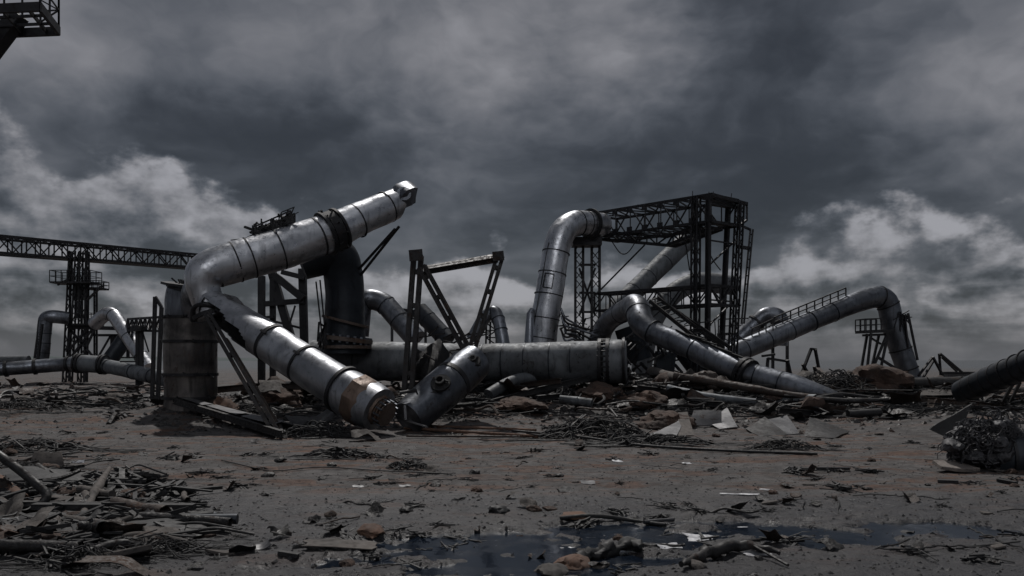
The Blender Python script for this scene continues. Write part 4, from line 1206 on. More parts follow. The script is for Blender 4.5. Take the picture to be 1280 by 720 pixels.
rt = thing('rear_truss', 'short black truss span behind the triangular frame', 'truss', ground(500, 476)); mb = MB(); box_truss(mb, [(at(486, 384, 52), at(536, 391, 50)), (at(486, 384, 53), at(536, 391, 51)), (at(486, 394, 53), at(536, 401, 51)), (at(486, 394, 52), at(536, 401, 50))], 7, .12, .07); mb.build('truss_frame', M['black'], rt)
for x in (490, 532):
    mb = MB(); b = at(x, 450, 51); b.z = gz(b.x, b.y); bar(mb, b, at(x, 390, 51.5), .16); mb.build('leg', M['black'], rt)
bg_pipe('pale_pipe_stub', 'pale grey pipe stub lying behind the rusty mound beside the handrail pipe foot', [at(1140, 482, 41), at(1212, 481, 41)], .34, 'silver2', 1, (.2, .7), (1180, 492))

# right-hand dark slanting pipe
p = resample([at(1202, 490, 26.0), at(1330, 436, 22.0)], .16)
rt = thing('dark_slanting_pipe', 'dark ribbed pipe slanting up out of the right edge of the photo', 'pipe', ground(1215, 510))
pipe_body(rt, p, [(0, .38), (1, .43)], M['dark'], n=32, dent=.05, lap=.03, seg=.55, open0=True, seed=81); seams(rt, p, [(0, .38), (1, .43)], (.1, .2, .3, .4, .5, .6, .7), M['black'], .05, .02, 32)
mb = MB(); bar(mb, at(1268, 476, 24), ground(1252, 505), .09, .09); bar(mb, at(1275, 478, 24), ground(1262, 504), .08, .08); mb.build('prop_bar', M['black'], rt)
# tank at far right
c = at(1212, 474, 60); c.z = gz(c.x, c.y)
rt = thing('low_tank', 'low pale round tank half hidden behind the dark slanting pipe', 'tank', c)
mb = MB(); sweep(mb, [c - UP * .2, V((c.x, c.y, at(0, 466, 60).z))], 1.9, 40); mb.build('tank_wall', M['sheet'], rt)
mb = MB(); ring(mb, V((c.x, c.y, at(0, 466, 60).z)), UP, 1.8, 1.97, .12, 40); ring(mb, V((c.x + 1.0, c.y - .3, at(0, 463, 60).z)), V((0, 1, 0)), .15, .25, .1, 16); mb.build('tank_rim', M['black'], rt)

# bent black A-frames on the skyline
def aframe(name, label, legs, w, gpx):
    t = thing(name, label, 'frame', ground(*gpx))
    for (a, b, d) in legs:
        mb = MB(); bar(mb, at(*a, d), at(*b, d + .3), w, w * .8); mb.build('bent_leg', M['black'], t)
aframe('bent_a_frame', 'bent black A-frame on the skyline between the S-bend pipe and service platform', [((1001, 470), (1014, 436), 40), ((1014, 436), (1020, 437), 40.1), ((1019, 437), (1026, 474), 40.2), ((1003, 455), (1012, 470), 39.8)], .13, (1012, 486))
aframe('broken_a_frame', 'broken black A-frame on the skyline right of the handrail pipe foot', [((1148, 470), (1166, 446), 44), ((1166, 446), (1182, 476), 44.2), ((1154, 472), (1168, 449), 44.4), ((1174, 442), (1176, 470), 44.3), ((1175, 442), (1202, 465), 44.1), ((1177, 446), (1196, 464), 44.5)], .12, (1168, 486))
aframe('crooked_post', 'crooked black post with short arm left of the bent A-frame', [((958, 470), (960, 448), 39), ((953, 445), (968, 443), 39), ((960, 448), (986, 452), 39.2), ((984, 450), (990, 476), 39.1)], .14, (970, 488))
aframe('pale_prop', 'pale short prop leaning against the bent A-frame foot', [((1018, 458), (1024, 485), 38.5)], .14, (1023, 487))
# ================================================================== loose wreckage on the ground
def sheet_mesh(seed, w=1.0, l=1.3, curl=.25, th=.012, n=7, bend=.9):
    r = random.Random(seed); mb = MB(); g = {}
    fold = r.uniform(.3, .7); fa = r.uniform(-bend, bend)
    for s in (0, 1):
        for i in range(n + 1):
            for j in range(n + 1):
                u, v = i / n - .5, j / n - .5
                jag = 1 + .28 * mnoise.noise(V((math.atan2(v, u) * 1.6 + seed * 3.1, seed, 1))) if max(abs(u), abs(v)) > .45 else 1
                x, y = u * w * jag, v * l * jag
                z = curl * (mnoise.noise(V((u * 2.2 + seed, v * 2.2, seed * .7))) ) + max(0, (u + .5) - fold) * math.tan(fa) * w * .9
                mb.v.append(V((x, y, z + s * th)))
    m = (n + 1) ** 2
    for i in range(n):
        for j in range(n):
            a = i * (n + 1) + j; b = a + n + 1
            mb.f.append((a, a + 1, b + 1, b)); mb.f.append((m + a, m + b, m + b + 1, m + a + 1))
    for i in range(n):
        for (a, b) in ((i * (n+1), (i+1) * (n+1)), ((i+1) * (n+1) + n, i * (n+1) + n), (i + 1, i), (n * (n+1) + i, n * (n+1) + i + 1)):
            mb.f.append((a, b, m + b, m + a))
    z0 = min(p.z for p in mb.v)
    for k in range(len(mb.v)): mb.v[k] = mb.v[k] - V((0, 0, z0 + .02))
    return mb

def rod_mesh(seed, L=2.5, r_=.035, kinks=3, n=6, rise=.25):
    r = random.Random(seed); mb = MB(); pts = []
    for i in range(kinks + 2):
        u = i / (kinks + 1) - .5
        pts.append(V((u * L, r.uniform(-.14, .14) * L * .6, abs(r.uniform(-.2, 1)) * rise if 0 < i < kinks + 1 else r.uniform(0, .08))))
    sweep(mb, fillet(pts, .25, 4), r_, n); return mb

def cable_mesh(seed, L=3.0, r_=.018):
    r = random.Random(seed); mb = MB(); pts = []; a = r.uniform(-.6, .6); p = V((0, 0, .02))
    for i in range(26):
        pts.append(p.copy()); a += r.uniform(-.5, .5) - a * .07
        p = p + V((math.cos(a), math.sin(a), 0)) * L / 26; p.z = max(.01, .03 + .05 * r.random())
    c = sum(pts, V()) / len(pts)
    sweep(mb, fillet([q - V((c.x, c.y, 0)) for q in pts], .05, 2), r_, 5); return mb

def beam_mesh(seed, L=2.4, w=.16):
    r = random.Random(seed); mb = MB(); b = r.uniform(-.18, .18) * L
    p0, p1, p2 = V((-L / 2, 0, w * .55)), V((0, b * .4, w * .55 + abs(b) * .3)), V((L / 2, b, w * .6))
    ibeam(mb, p0, p1, w * .8, w, w * .13); ibeam(mb, p1 + (p2 - p1) * .002, p2, w * .78, w * .98, w * .13); return mb

def tube_mesh(seed, L=1.6, r_=.12):
    mb = MB(); pts = resample([V((-L / 2, 0, r_)), V((L * .1, 0, r_ * 1.05)), V((L / 2, .08 * L * math.sin(seed), r_))], L / 14)
    sweep(mb, pts, r_, 16, False, False, r_ * .22, 2.5, seed=seed, torn0=r_ * .9, torn1=r_ * .9); sweep(mb, pts, r_, 16, False, False, r_ * .22, 2.5, seed=seed, torn0=r_ * .9, torn1=r_ * .9, inner=r_ * .14); return mb

def chunk_mesh(seed, s=.4, flat=.55, n=3):
    import bmesh
    bm = bmesh.new(); bmesh.ops.create_icosphere(bm, subdivisions=n, radius=1)
    mb = MB(); 
    for v in bm.verts:
        p = v.co.copy(); k = 1 + .42 * mnoise.noise(p * 1.1 + V((seed * 5.1, 0, 0))) + .16 * mnoise.noise(p * 3.4 + V((seed, 3, 0))) + .10 * mnoise.noise(p * 8 + V((seed, 3, 0))) + .06 * mnoise.noise(p * 19 + V((seed, 3, 0)))
        q = p * k * s; q.z *= flat; q.z = max(q.z, -s * flat * .35); mb.v.append(q + V((0, 0, s * flat * .25)))
    mb.f = [tuple(v.index for v in f.verts) for f in bm.faces]; bm.free(); return mb

def slab_mesh(seed, s=.5, th=.12):
    """broken slab: irregular polygon, bevelled by roughness"""
    r = random.Random(seed); mb = MB(); k = r.randint(5, 8); ang = sorted(r.uniform(0, 6.283) for _ in range(k)); ang = [2 * math.pi * (i + r.uniform(-.3, .3)) / k for i in range(k)]
    rad = [s * r.uniform(.55, 1.1) for _ in ang]; rings = []
    for (z, f) in ((0, .92), (th * .2, 1.0), (th * .85, .98), (th, .93)):
        ids = []
        for a, q in zip(ang, rad):
            ids.append(len(mb.v)); mb.v.append(V((math.cos(a) * q * f * 1.25, math.sin(a) * q * f, z + .03 * s * math.sin(a * 2 + seed) * (z > 0))))
        rings.append(ids)
    for a, b in zip(rings, rings[1:]):
        for i in range(k): mb.f.append((a[i], a[(i+1) % k], b[(i+1) % k], b[i]))
    mb.f.append(tuple(rings[0])[::-1]); mb.f.append(tuple(rings[-1])); return mb

def clump_mesh(seed, s=.25, n=26, w=.02, flat=.45):
    r = random.Random(seed); mb = MB()
    for k in range(n):
        p = V((r.gauss(0, .4) * s, r.gauss(0, .35) * s, abs(r.gauss(0, .3)) * s * flat))
        q = p + V((r.gauss(0, .7) * s, r.gauss(0, .6) * s, r.gauss(0, .25) * s * flat)); q.z = max(0, q.z)
        bar(mb, p, q, w * r.uniform(.5, 2.2), w * r.uniform(.4, 1.4))
    return mb

def tangle_mesh(seed, rx=1.0, ry=.6, h=.35, n=60, r_=.016):
    r = random.Random(seed); mb = MB()
    for k in range(n):
        a = r.uniform(0, 6.28); q = math.sqrt(r.random()); p = V((math.cos(a) * q * rx, math.sin(a) * q * ry, 0)); p.z = h * (1 - q * q) * r.random() + .01
        d = r.uniform(0, 6.28); pts = []
        for i in range(7):
            pts.append(p.copy()); d += r.uniform(-.55, .55); p = p + V((math.cos(d) * rx, math.sin(d) * ry, 0)) * r.uniform(.06, .22); qq = min(1, (p.x / rx) ** 2 + (p.y / ry) ** 2); p.z = max(.008, h * (1 - qq) * r.uniform(.2, 1.05))
        sweep(mb, fillet(pts, .08 * rx, 2), r_ * r.uniform(.5, 1.7), 5)
    for k in range(n // 5):
        a = r.uniform(0, 6.28); q = r.random(); p = V((math.cos(a) * q * rx, math.sin(a) * q * ry, h * (1 - q * q) * r.random())); a = r.gauss(0, .7); d = V((math.cos(a), math.sin(a) * .6, r.gauss(0, .25))) * rx * r.uniform(.1, .3)
        bar(mb, p - d, p + d, r_ * r.uniform(1.5, 5), r_ * r.uniform(1, 2.5))
    return mb

def put(o, p, rz=0, tilt=(0, 0), sc=1.0, dz=0):
    p = V(p); o.location = (p.x, p.y, gz(p.x, p.y) + dz); o.rotation_euler = (tilt[0], tilt[1], rz); o.scale = (sc, sc, sc) if not isinstance(sc, tuple) else sc
    return o

def one(name, mb, mat, label, cat, p, rz=0, tilt=(0, 0), sc=1.0, dz=0, group=None, ang=38):
    o = mb.build(name, M[mat], smooth=True, ang=ang); put(o, p, rz, tilt, sc, dz); return tag(o, label, cat, group)

# ---- prototypes -----------------------------------------------------------
PROTO = {}
def proto(kind, meshes, mats):
    PROTO[kind] = [(mb.build(kind, M[mats[i % len(mats)]]).data) for i, mb in enumerate(meshes)]
    for o in [o for o in COL.objects if o.data in PROTO[kind]]: bpy.data.objects.remove(o)
proto('scrap_sheet', [sheet_mesh(i, 1.0, 1.25, .3) for i in range(12)], ['scrap', 'scrap', 'scraprust', 'char', 'slab', 'scrap'])
proto('bent_rod', [rod_mesh(20 + i, 2.4, .03 + .012 * (i % 3), 2 + i % 3) for i in range(10)], ['scrap', 'char', 'scraprust', 'scrap', 'char'])
proto('steel_beam', [beam_mesh(40 + i, 2.2 + .3 * i, .13 + .02 * (i % 3)) for i in range(6)], ['scrap', 'char', 'scraprust'])
proto('pipe_fragment', [tube_mesh(60 + i, 1.3 + .3 * i, .1 + .03 * (i % 4)) for i in range(7)], ['scrap', 'grey', 'scraprust', 'scrap', 'dark', 'slab'])
proto('earth_clod', [chunk_mesh(80 + i, .42, .6) for i in range(6)], ['earth', 'scrap', 'earth', 'slab'])
proto('broken_slab', [slab_mesh(100 + i, .42, .1) for i in range(8)], ['slab', 'earth', 'scraprust', 'slab'])
proto('charred_clump', [clump_mesh(120 + i, .22, 22) for i in range(8)], ['char'])
proto('cable', [cable_mesh(140 + i, 2.6) for i in range(7)], ['char'])

def drop(kind, p, label, cat, group, sc=1.0, tilt=.1, dz=0, rz=None, var=None):
    me = PROTO[kind][rnd.randrange(len(PROTO[kind])) if var is None else var]
    o = bpy.data.objects.new(kind, me); COL.objects.link(o)
    put(o, p, rnd.uniform(0, 6.283) if rz is None else rz, (rnd.gauss(0, tilt), rnd.gauss(0, tilt)), sc, dz)
    return tag(o, label, cat, group)

NAMES = {'scrap_sheet': ('sheet', 'crumpled dark metal sheet'), 'bent_rod': ('rod', 'bent dark steel rod'), 'steel_beam': ('beam', 'short bent steel beam'), 'pipe_fragment': ('pipe', 'torn short pipe fragment'),
         'earth_clod': ('clod', 'lump of rusty earth'), 'broken_slab': ('slab', 'flat broken slab'), 'charred_clump': ('debris', 'small black charred clump'), 'cable': ('cable', 'thin black loose cable')}
def scatter(kind, n, place, where, group_where, sc=(.7, 1.2), tilt=.12, dz=(0, 0)):
    cat, look = NAMES[kind]
    for k in range(n):
        drop(kind, place(), look + ' ' + where, cat, cat + 's ' + group_where, rnd.uniform(*sc), tilt, rnd.uniform(*dz))

# ---- the wreckage belt, across the whole width ------------------------------
def belt():
    while True:
        y = rnd.triangular(25.5, 46, 30); px = rnd.uniform(300, 1300); x = (px - 640) / F * y
        return V((x, y, 0))
def belt_mid():
    y = rnd.triangular(25.0, 36, 28.5); px = rnd.gauss(800, 190); return V(((px - 640) / F * y, y, 0))
W, GW = 'in the wreckage belt below the fallen pipes', 'in the wreckage belt'
scatter('scrap_sheet', 60, belt, W, GW, (.4, 1.0), .25, (0, .1))
scatter('scrap_sheet', 34, belt_mid, W, GW, (.35, .9), .25, (0, .1))
scatter('bent_rod', 60, belt, W, GW, (.7, 1.5), .12, (.02, .25))
scatter('bent_rod', 30, belt_mid, W, GW, (.7, 1.3), .1, (.02, .2))
scatter('steel_beam', 34, belt, W, GW, (.8, 1.6), .12, (.0, .2))
scatter('pipe_fragment', 26, belt, W, GW, (.8, 1.7), .1, (0, .1))
scatter('earth_clod', 26, belt, W, GW, (.6, 1.8), .2)
scatter('broken_slab', 30, belt, W, GW, (.6, 1.6), .15)
scatter('charred_clump', 60, belt, W, GW, (1.2, 3.5), .1)
scatter('cable', 16, belt_mid, W, GW, (.8, 1.4), .03)
# far left strip before the ground mains
def leftbelt():
    y = rnd.triangular(24, 58, 40); px = rnd.uniform(-20, 215); return V(((px - 640) / F * y, y, 0))
W, GW = 'on the open ground at left before the ground mains', 'on the open ground at left'
scatter('scrap_sheet', 16, leftbelt, W, GW, (.3, .8), .1)
scatter('bent_rod', 22, leftbelt, W, GW, (.8, 1.6), .08)
scatter('charred_clump', 34, leftbelt, W, GW, (1.2, 4), .1)
scatter('broken_slab', 10, leftbelt, W, GW, (.6, 1.3), .08)
# foreground litter
def fore():
    y = 8.3 * (24 / 8.3) ** rnd.random(); px = rnd.uniform(-20, 1300); return V(((px - 640) / F * y, y, 0))
W, GW = 'on the muddy foreground', 'on the muddy foreground'
scatter('charred_clump', 170, fore, W, GW, (.25, 1.0), .1)
scatter('scrap_sheet', 84, fore, W, GW, (.07, .26), .1)
scatter('bent_rod', 50, fore, W, GW, (.12, .4), .05)
scatter('broken_slab', 34, fore, W, GW, (.12, .4), .1)
scatter('cable', 16, fore, W, GW, (.3, .7), .02)
scatter('earth_clod', 50, fore, W, GW, (.1, .3), .2)

# ---- left foreground heap ---------------------------------------------------
def heap():
    while True:
        px, py = rnd.gauss(90, 100), rnd.triangular(565, 705, 650)
        if px < 275 - (abs(py - 645) * 1.5): break
    return ground(px, min(py, 716))
W, GW = 'in the dark scrap heap at lower left', 'in the heap at lower left'
scatter('scrap_sheet', 40, heap, W, GW, (.15, .42), .3, (0, .1))
scatter('earth_clod', 14, heap, W, GW, (.3, .6), .2, (0, .06))
scatter('bent_rod', 30, heap, W, GW, (.25, .7), .1, (.02, .16))
scatter('pipe_fragment', 20, heap, W, GW, (.25, .6), .1, (0, .1))
scatter('steel_beam', 10, heap, W, GW, (.3, .55), .1, (0, .1))
scatter('charred_clump', 80, heap, W, GW, (.9, 2.4), .1, (0, .06))
scatter('broken_slab', 18, heap, W, GW, (.35, .75), .25, (0, .1))
scatter('cable', 12, heap, W, GW, (.5, .9), .06, (.02, .1))
for i, (px, py, rx) in enumerate(((60, 665, .95), (175, 690, .8), (30, 590, 1.3), (170, 640, .8), (90, 700, .7))):
    one('wire_tangle', tangle_mesh(200 + i, rx, rx * .55, .2, 110, .0065), 'char', ['black wire tangle in the middle of the lower left heap', 'black wire tangle at the near right end of the lower left heap', 'wide black wire tangle at the far end of the lower left heap', 'black wire tangle under the long dark plank', 'black wire tangle at the nearest left edge of the heap'][i], 'wire tangle', ground(px, py), rnd.uniform(-.4, .4))

for i, (px, py, w_, lab) in enumerate(((70, 662, 1.0, 'low black bank under the middle of the lower left heap'), (175, 672, .8, 'low black bank under the right end of the lower left heap'), (20, 605, 1.2, 'low black bank under the far left of the heap'))):
    o = one('dark_bank', chunk_mesh(600 + i, w_, .16, 4), 'char', lab, 'ash bank', ground(px, py), .3, (0, 0), 1, -.03)  # low black mounds that give the heap a dark mass

def world_obj(name, mb, mat, label, cat, base, ang=38):
    o = mb.build(name, M[mat], loc=base, ang=ang); return tag(o, label, cat)
def gl(px, py, dz=0): 
    p = ground(px, py); p.z += dz; return p
mb = MB(); bar(mb, gl(42, 653, .22), gl(243, 649, .17), .15, .08); world_obj('dark_plank', mb, 'char', 'long straight dark plank across the lower left heap', 'plank', gl(140, 648))
mb = MB(); sweep(mb, resample([gl(224, 661, .12), gl(297, 660, .12)], .06), .07, 18, True, True, .004, 3); world_obj('black_pipe', mb, 'dark', 'short straight black pipe at the right tip of the lower left heap', 'pipe', gl(260, 660))
mb = MB(); sweep(mb, fillet([at(-14, 560, 11.4), at(26, 588, 11.3), at(60, 618, 11.2), at(54, 631, 11.1), at(20, 638, 11.0), at(-30, 645, 10.9)], .3, 6), .062, 14); world_obj('curled_tube', mb, 'scrap', 'curled black tube looping at the left edge of the heap', 'tube', gl(30, 640))
mb = MB(); sweep(mb, resample([gl(-4, 606, .12), gl(30, 632, .09)], .05), .085, 16, False, True, .012, 3); world_obj('orange_brown_tube', mb, 'brick', 'orange brown tube stub lying behind the curled tube', 'tube', gl(14, 620))
mb = MB(); sweep(mb, resample([gl(104, 655, .12), gl(118, 635, .22), gl(137, 610, .34)], .05), [(0, .05), (.5, .075), (1, .03)], 12, True, True, .02, 4); sweep(mb, resample([gl(100, 627, .2), gl(140, 635, .2)], .05), [(0, .06), (1, .07)], 10, True, True, .02, 4); world_obj('broken_branch', mb, 'slab', 'pale forked stick standing out of the lower left heap', 'stick', gl(110, 650))
mb = MB(); sweep(mb, resample([gl(140, 652, .12), gl(156, 668, .07)], .05), .06, 12, False, True, .01, 4); world_obj('stub_tube', mb, 'slab', 'pale stub of tube below the dark plank', 'tube', gl(150, 662))
one('brown_plate', slab_mesh(301, .42, .05), 'slab', 'triangular brown plate lying behind the long dark plank', 'plate', ground(70, 638), .4, (.35, .1), .8, .08)
one('brown_plate', slab_mesh(302, .36, .05), 'slab', 'square brown plate standing at the far edge of the lower left heap', 'plate', ground(56, 588), .3, (1.0, .1), .8, .15)
one('brown_plate', slab_mesh(303, .42, .05), 'scraprust', 'rusty brown plate at the left edge below the plank', 'plate', ground(30, 672), 1.4, (.3, .1), .8, .05)
one('bright_flake', sheet_mesh(304, .22, .1, .06), 'bright', 'thin bright metal flake behind the lower left heap', 'flake', ground(98, 583), .2, (.1, 0), 1, .08)
for i, (px, py, px2, py2, r_) in enumerate(((60, 690, 175, 674, .03), (110, 700, 190, 690, .05), (130, 668, 205, 655, .045), (190, 655, 150, 668, .03), (0, 660, 90, 668, .03), (140, 684, 235, 686, .05), (200, 668, 300, 668, .018), (230, 676, 318, 674, .02), (45, 706, 105, 690, .02))):
    mb = MB(); a, b = gl(px, py, .08), gl(px2, py2, .06); sweep(mb, resample(fillet([a, a.lerp(b, .4) + V((0, .05, .08)), b], .3), .06), r_, 10, True, True, r_ * .3, 5, seed=i)
    tag(world_obj('scrap_bar', mb, ('char', 'scrap', 'slab')[i % 3], 'scrap bar lying across the front of the lower left heap', 'bar', gl(px, py)), group='bars across the lower left heap')
mb = MB(); sweep(mb, resample(fillet([gl(75, 600, .1), gl(120, 584, .12), gl(150, 580, .1)], .2), .08), .016, 8); sweep(mb, resample(fillet([gl(125, 606, .05), gl(172, 590, .16), gl(208, 596, .05)], .2), .08), .02, 8); sweep(mb, resample([gl(70, 598, .1), gl(140, 600, .05)], .08), .014, 6); world_obj('twig_wires', mb, 'char', 'black twig-like wires reaching right from the far side of the heap', 'wires', gl(120, 600))
one('flat_sheet', sheet_mesh(310, 1.5, .5, .03), 'scraprust', 'long reddish sheet at the very bottom left', 'sheet', ground(150, 719), .1, (0, .02), .5, -.03)

# ---- bigger individual pieces in the foreground -----------------------------
one('orange_slab', chunk_mesh(320, .16, .4), 'brick', 'small orange brown slab with a black underside near the centre foreground', 'slab', ground(464, 668), .1, (.18, 0), 1, .03)
one('pale_board', sheet_mesh(321, .8, .34, .03, .012, 7, .1), 'slab', 'pale torn board with black broken edge left of the orange slab', 'board', ground(425, 684), .1, (.03, .03), 1, .03)
one('pale_board', sheet_mesh(322, .30, .2, .05), 'sheet', 'small pale torn board at the left of the muddy foreground', 'board', ground(322, 685), .3, (.1, 0), 1, .01)
one('angle_bracket', sheet_mesh(323, .25, .18, .1), 'scrap', 'dark folded bracket behind the pale torn board', 'bracket', ground(348, 672), .8, (.5, .2), 1, .05)
mb = MB(); bar(mb, gl(348, 694, .03), gl(373, 698, .03), .07, .045); world_obj('black_bar', mb, 'char', 'short black bar in front of the folded bracket', 'bar', gl(360, 697))
one('black_stone', chunk_mesh(324, .16, .5), 'char', 'smooth black stone left of the puddle', 'stone', ground(625, 640), 0, (0, 0), 1)
for i, (px, py, w, l, lab) in enumerate(((884, 676, .52, .22, 'largest bright white metal scrap beside the puddle'), (946, 664, .42, .22, 'bright white metal scrap at the right of the largest one'), (836, 684, .28, .13, 'small bright metal scrap left of the largest one by the puddle'), (925, 619, .62, .05, 'thin bright metal strip beyond the puddle'),
        (963, 614, .40, .05, 'thin bright strip lying right of the other strip beyond the puddle'), (712, 687, .22, .05, 'tiny bright sliver floating in the puddle'), (946, 694, .3, .1, 'bright scrap nearest the bottom right of the puddle'), (772, 577, .22, .12, 'small bright scrap on open ground before the cable heap'), (858, 580, .2, .08, 'little shiny scrap on open ground right of the cable heap'),
        (735, 604, .25, .2, 'dull pale scrap on open ground behind the puddle'), (506, 608, .2, .1, 'tiny shiny scrap on the centre foreground mud'), (448, 609, .18, .1, 'tiny shiny scrap left of centre on the mud'))):
    one('bright_scrap', sheet_mesh(340 + i, w, l * 1.3, .02, .006, 7, .12), 'sheet' if i > 8 else 'bright', lab, 'scrap', ground(px, py), .15 * (i % 3), (.12, .05), 1, .02)
mb = MB(); sweep(mb, resample(fillet([gl(722, 706, .08), gl(765, 697, .10), gl(792, 690, .13), gl(802, 696, .1)], .2), .03), [(0, .06), (.5, .08), (.8, .07), (1, .03)], 20, True, True, .075, 11)
for k in range(0):
    p = gl(722, 706, .08).lerp(gl(798, 692, .12), k / 26); bar(mb, p + V((0, -.08, .0)), p + V((rnd.uniform(-.03, .03), .04, .075)), .022, .014)
world_obj('charred_log', mb, 'char', 'charred ribbed log lying in the puddle', 'log', gl(760, 700))
one('brown_block', chunk_mesh(331, .2, .45), 'brick', 'brown broken block at the left end of the charred log', 'block', ground(716, 710), .2, (.15, 0), 1, .02)
one('mud_block', chunk_mesh(332, .18, .45), 'slab', 'pale broken block at the bottom edge beside the brown block', 'block', ground(690, 718), 1.2, (.1, 0), 1, .0)
mb = MB(); sweep(mb, resample(fillet([gl(700, 652, .05), gl(745, 650, .07), gl(790, 655, .05), gl(832, 660, .04)], .3), .06), .028, 10, True, True, .012, 6); world_obj('black_stick', mb, 'char', 'thin black stick along the far edge of the puddle', 'stick', gl(760, 653))
mb = MB(); sweep(mb, resample(fillet([gl(805, 657, .05), gl(842, 654, .05)], .3), .04), .03, 10, True, True, .01, 8); world_obj('ribbed_bar', mb, 'charmesh', 'grey ribbed bar at the right end of the thin black stick', 'bar', gl(824, 655))
one('rust_plate', slab_mesh(333, .22, .03), 'brick', 'flat rusty plate at the left end of the thin black stick', 'plate', ground(718, 648), .1, (.05, 0), 1, .02)
mb = MB(); sweep(mb, resample(fillet([gl(852, 714, .06), gl(885, 700, .09), gl(930, 690, .1), gl(975, 697, .05)], .3), .05), [(0, .03), (.4, .07), (.8, .06), (1, .02)], 16, True, True, .07, 9); sweep(mb, resample([gl(930, 690, .12), gl(978, 676, .05)], .06), .02, 6); sweep(mb, resample([gl(940, 692, .1), gl(985, 710, .03)], .06), .018, 6); world_obj('mud_branch', mb, 'scrap', 'muddy branch-like scrap at the bottom right of the puddle', 'branch', gl(900, 702))
mb = MB(); bar(mb, gl(1172, 603, .03), gl(1198, 604, .03), .16, .05); world_obj('flat_bar', mb, 'char', 'flat black bar on the ground before the grey charred wire clump', 'bar', gl(1185, 604))
mb = MB(); bar(mb, gl(1248, 602, .03), gl(1270, 606, .03), .12, .05); world_obj('flat_bar', mb, 'char', 'flat black bar on the ground at the right edge', 'bar', gl(1259, 605))
for i, (x0, y0, x1, y1) in enumerate(((988, 588, 1016, 590), (1020, 588, 1062, 589), (1040, 610, 1062, 615), (1078, 590, 1094, 592))):
    mb = MB(); bar(mb, gl(x0, y0, .04), gl(x1, y1, .05), .1, .06); clump = clump_mesh(360 + i, .25, 16)
    for f in clump.f: mb.f.append(tuple(q + len(mb.v) for q in f))
    off = gl((x0 + x1) / 2, (y0 + y1) / 2); mb.v += [p + off for p in clump.v]
    tag(world_obj('charred_strip', mb, 'char', 'charred strip lying on the bare ground right of centre', 'strip', off), group='charred strips on the bare ground')

# ---- cable heaps in front of the belt ---------------------------------------
for i, (px, py, rx, ry, h, n, lab) in enumerate(((742, 548, 1.75, .7, .62, 110, 'large black cable heap on the ground before the rusty mounds'), (820, 556, 1.6, .45, .3, 60, 'flat black cable tangle right of the large cable heap'), (425, 572, 1.1, .3, .22, 44, 'spiky black wire tangle before the inclined pipe bell'), (510, 587, .55, .25, .2, 36, 'small black wire tangle on the mud at centre'),
        (980, 562, 1.0, .35, .28, 44, 'black wire tangle before the grey folded plates'), (600, 503, 1.1, .6, .35, 40, 'black wire tangle beneath the torn pale pipe section'), (30, 565, 1.9, .8, .35, 60, 'wide black tangle of bars on the left edge of the open ground'), (30, 514, 1.9, 1.2, .5, 60, 'dark bar tangle at the left edge farther back'), (700, 500, 1.2, .8, .5, 50, 'wire tangle under the horizontal main'), (1040, 486, 2.2, 1.2, .8, 70, 'black wire tangle heaped around the bent A-frame'), (170, 512, 1.1, .6, .25, 34, 'black tangle left of the scorched stack'), (400, 545, 1.3, .5, .5, 60, 'black tangle of strips under the inclined pipe'), (1110, 520, 1.6, .8, .4, 50, 'black tangle on the ground before the right rusty mound'), (925, 500, 1.8, .8, .45, 60, 'black strip tangle under the lower end of the S-bend pipe'), (860, 512, 1.7, .6, .4, 60, 'black strip tangle between the rusty mounds and the plates'), (550, 512, 1.3, .7, .5, 50, 'black tangle in the shadow of the triangular frame'), (1180, 500, 1.8, .9, .5, 60, 'black tangle before the pale pipe stub at right'), (310, 520, 1.4, .7, .45, 60, 'black tangle behind the flat girder'))):
    one('wire_tangle', tangle_mesh(400 + i, rx, ry, h, int(n * 1.5), .014 if rx > 1 else .010), 'char', lab, 'wire tangle', ground(px, py), 0)
mb = MB(); sweep(mb, resample(fillet([gl(640, 541, .06), gl(720, 549, .09), gl(800, 560, .06), gl(905, 566, .05), gl(1022, 570, .05)], .8), .2), .035, 8); world_obj('long_cable', mb, 'char', 'long black cable trailing right from the large cable heap', 'cable', gl(850, 562))
mb = MB(); sweep(mb, resample(fillet([gl(277, 577, .03), gl(340, 592, .03), gl(398, 585, .04), gl(470, 590, .03), gl(560, 594, .03)], .5), .1), .013, 7); world_obj('thin_wire', mb, 'char', 'thin black wire snaking across the mud at left of centre', 'wire', gl(400, 588))
for i, (a, b, r_, lab) in enumerate((((506, 538), (672, 549), .055, 'long tan rod on the ground right of the inclined pipe nozzle'), ((520, 535), (670, 541), .05, 'second long tan rod behind the first one'), ((508, 548), (650, 549), .03, 'thin brown rod in front of the two tan rods'))):
    mb = MB(); sweep(mb, resample([gl(*a, .07), gl(*b, .07)], .2), r_, 10, True, True, .01, 2, seed=i); world_obj('long_rod', mb, 'brick' if i < 2 else 'scraprust', lab, 'rod', gl(*a))

# ---- rusty mounds, folded plates, long pipes in the belt ---------------------
for i, (px, py, s, fl, mat, lab) in enumerate(((1098, 484, 1.25, .62, 'earth', 'largest rusty earth mound in front of the service platform'), (806, 505, .82, .6, 'earth', 'round rusty mound below the S-bend pipe'), (832, 530, .8, .5, 'earth', 'flat-topped rusty mound behind the bright folded plates'), (752, 497, .95, .5, 'earth', 'low rusty mound beneath the end of the horizontal main'), (650, 506, .9, .35, 'earth', 'low rusty mound under the middle of the horizontal main'), (882, 480, .8, .6, 'scraprust', 'dark red broken block under the S-bend flange'), (900, 486, .6, .7, 'scraprust', 'smaller red broken block right of the dark red one'), (350, 500, .9, .5, 'earth', 'rusty mound behind the leaning brace'))):
    one('rusty_mound', chunk_mesh(500 + i, s, fl, 4), mat, lab, 'mound', ground(px, py + 4), rnd.uniform(0, 6), (0, 0), 1, 0)
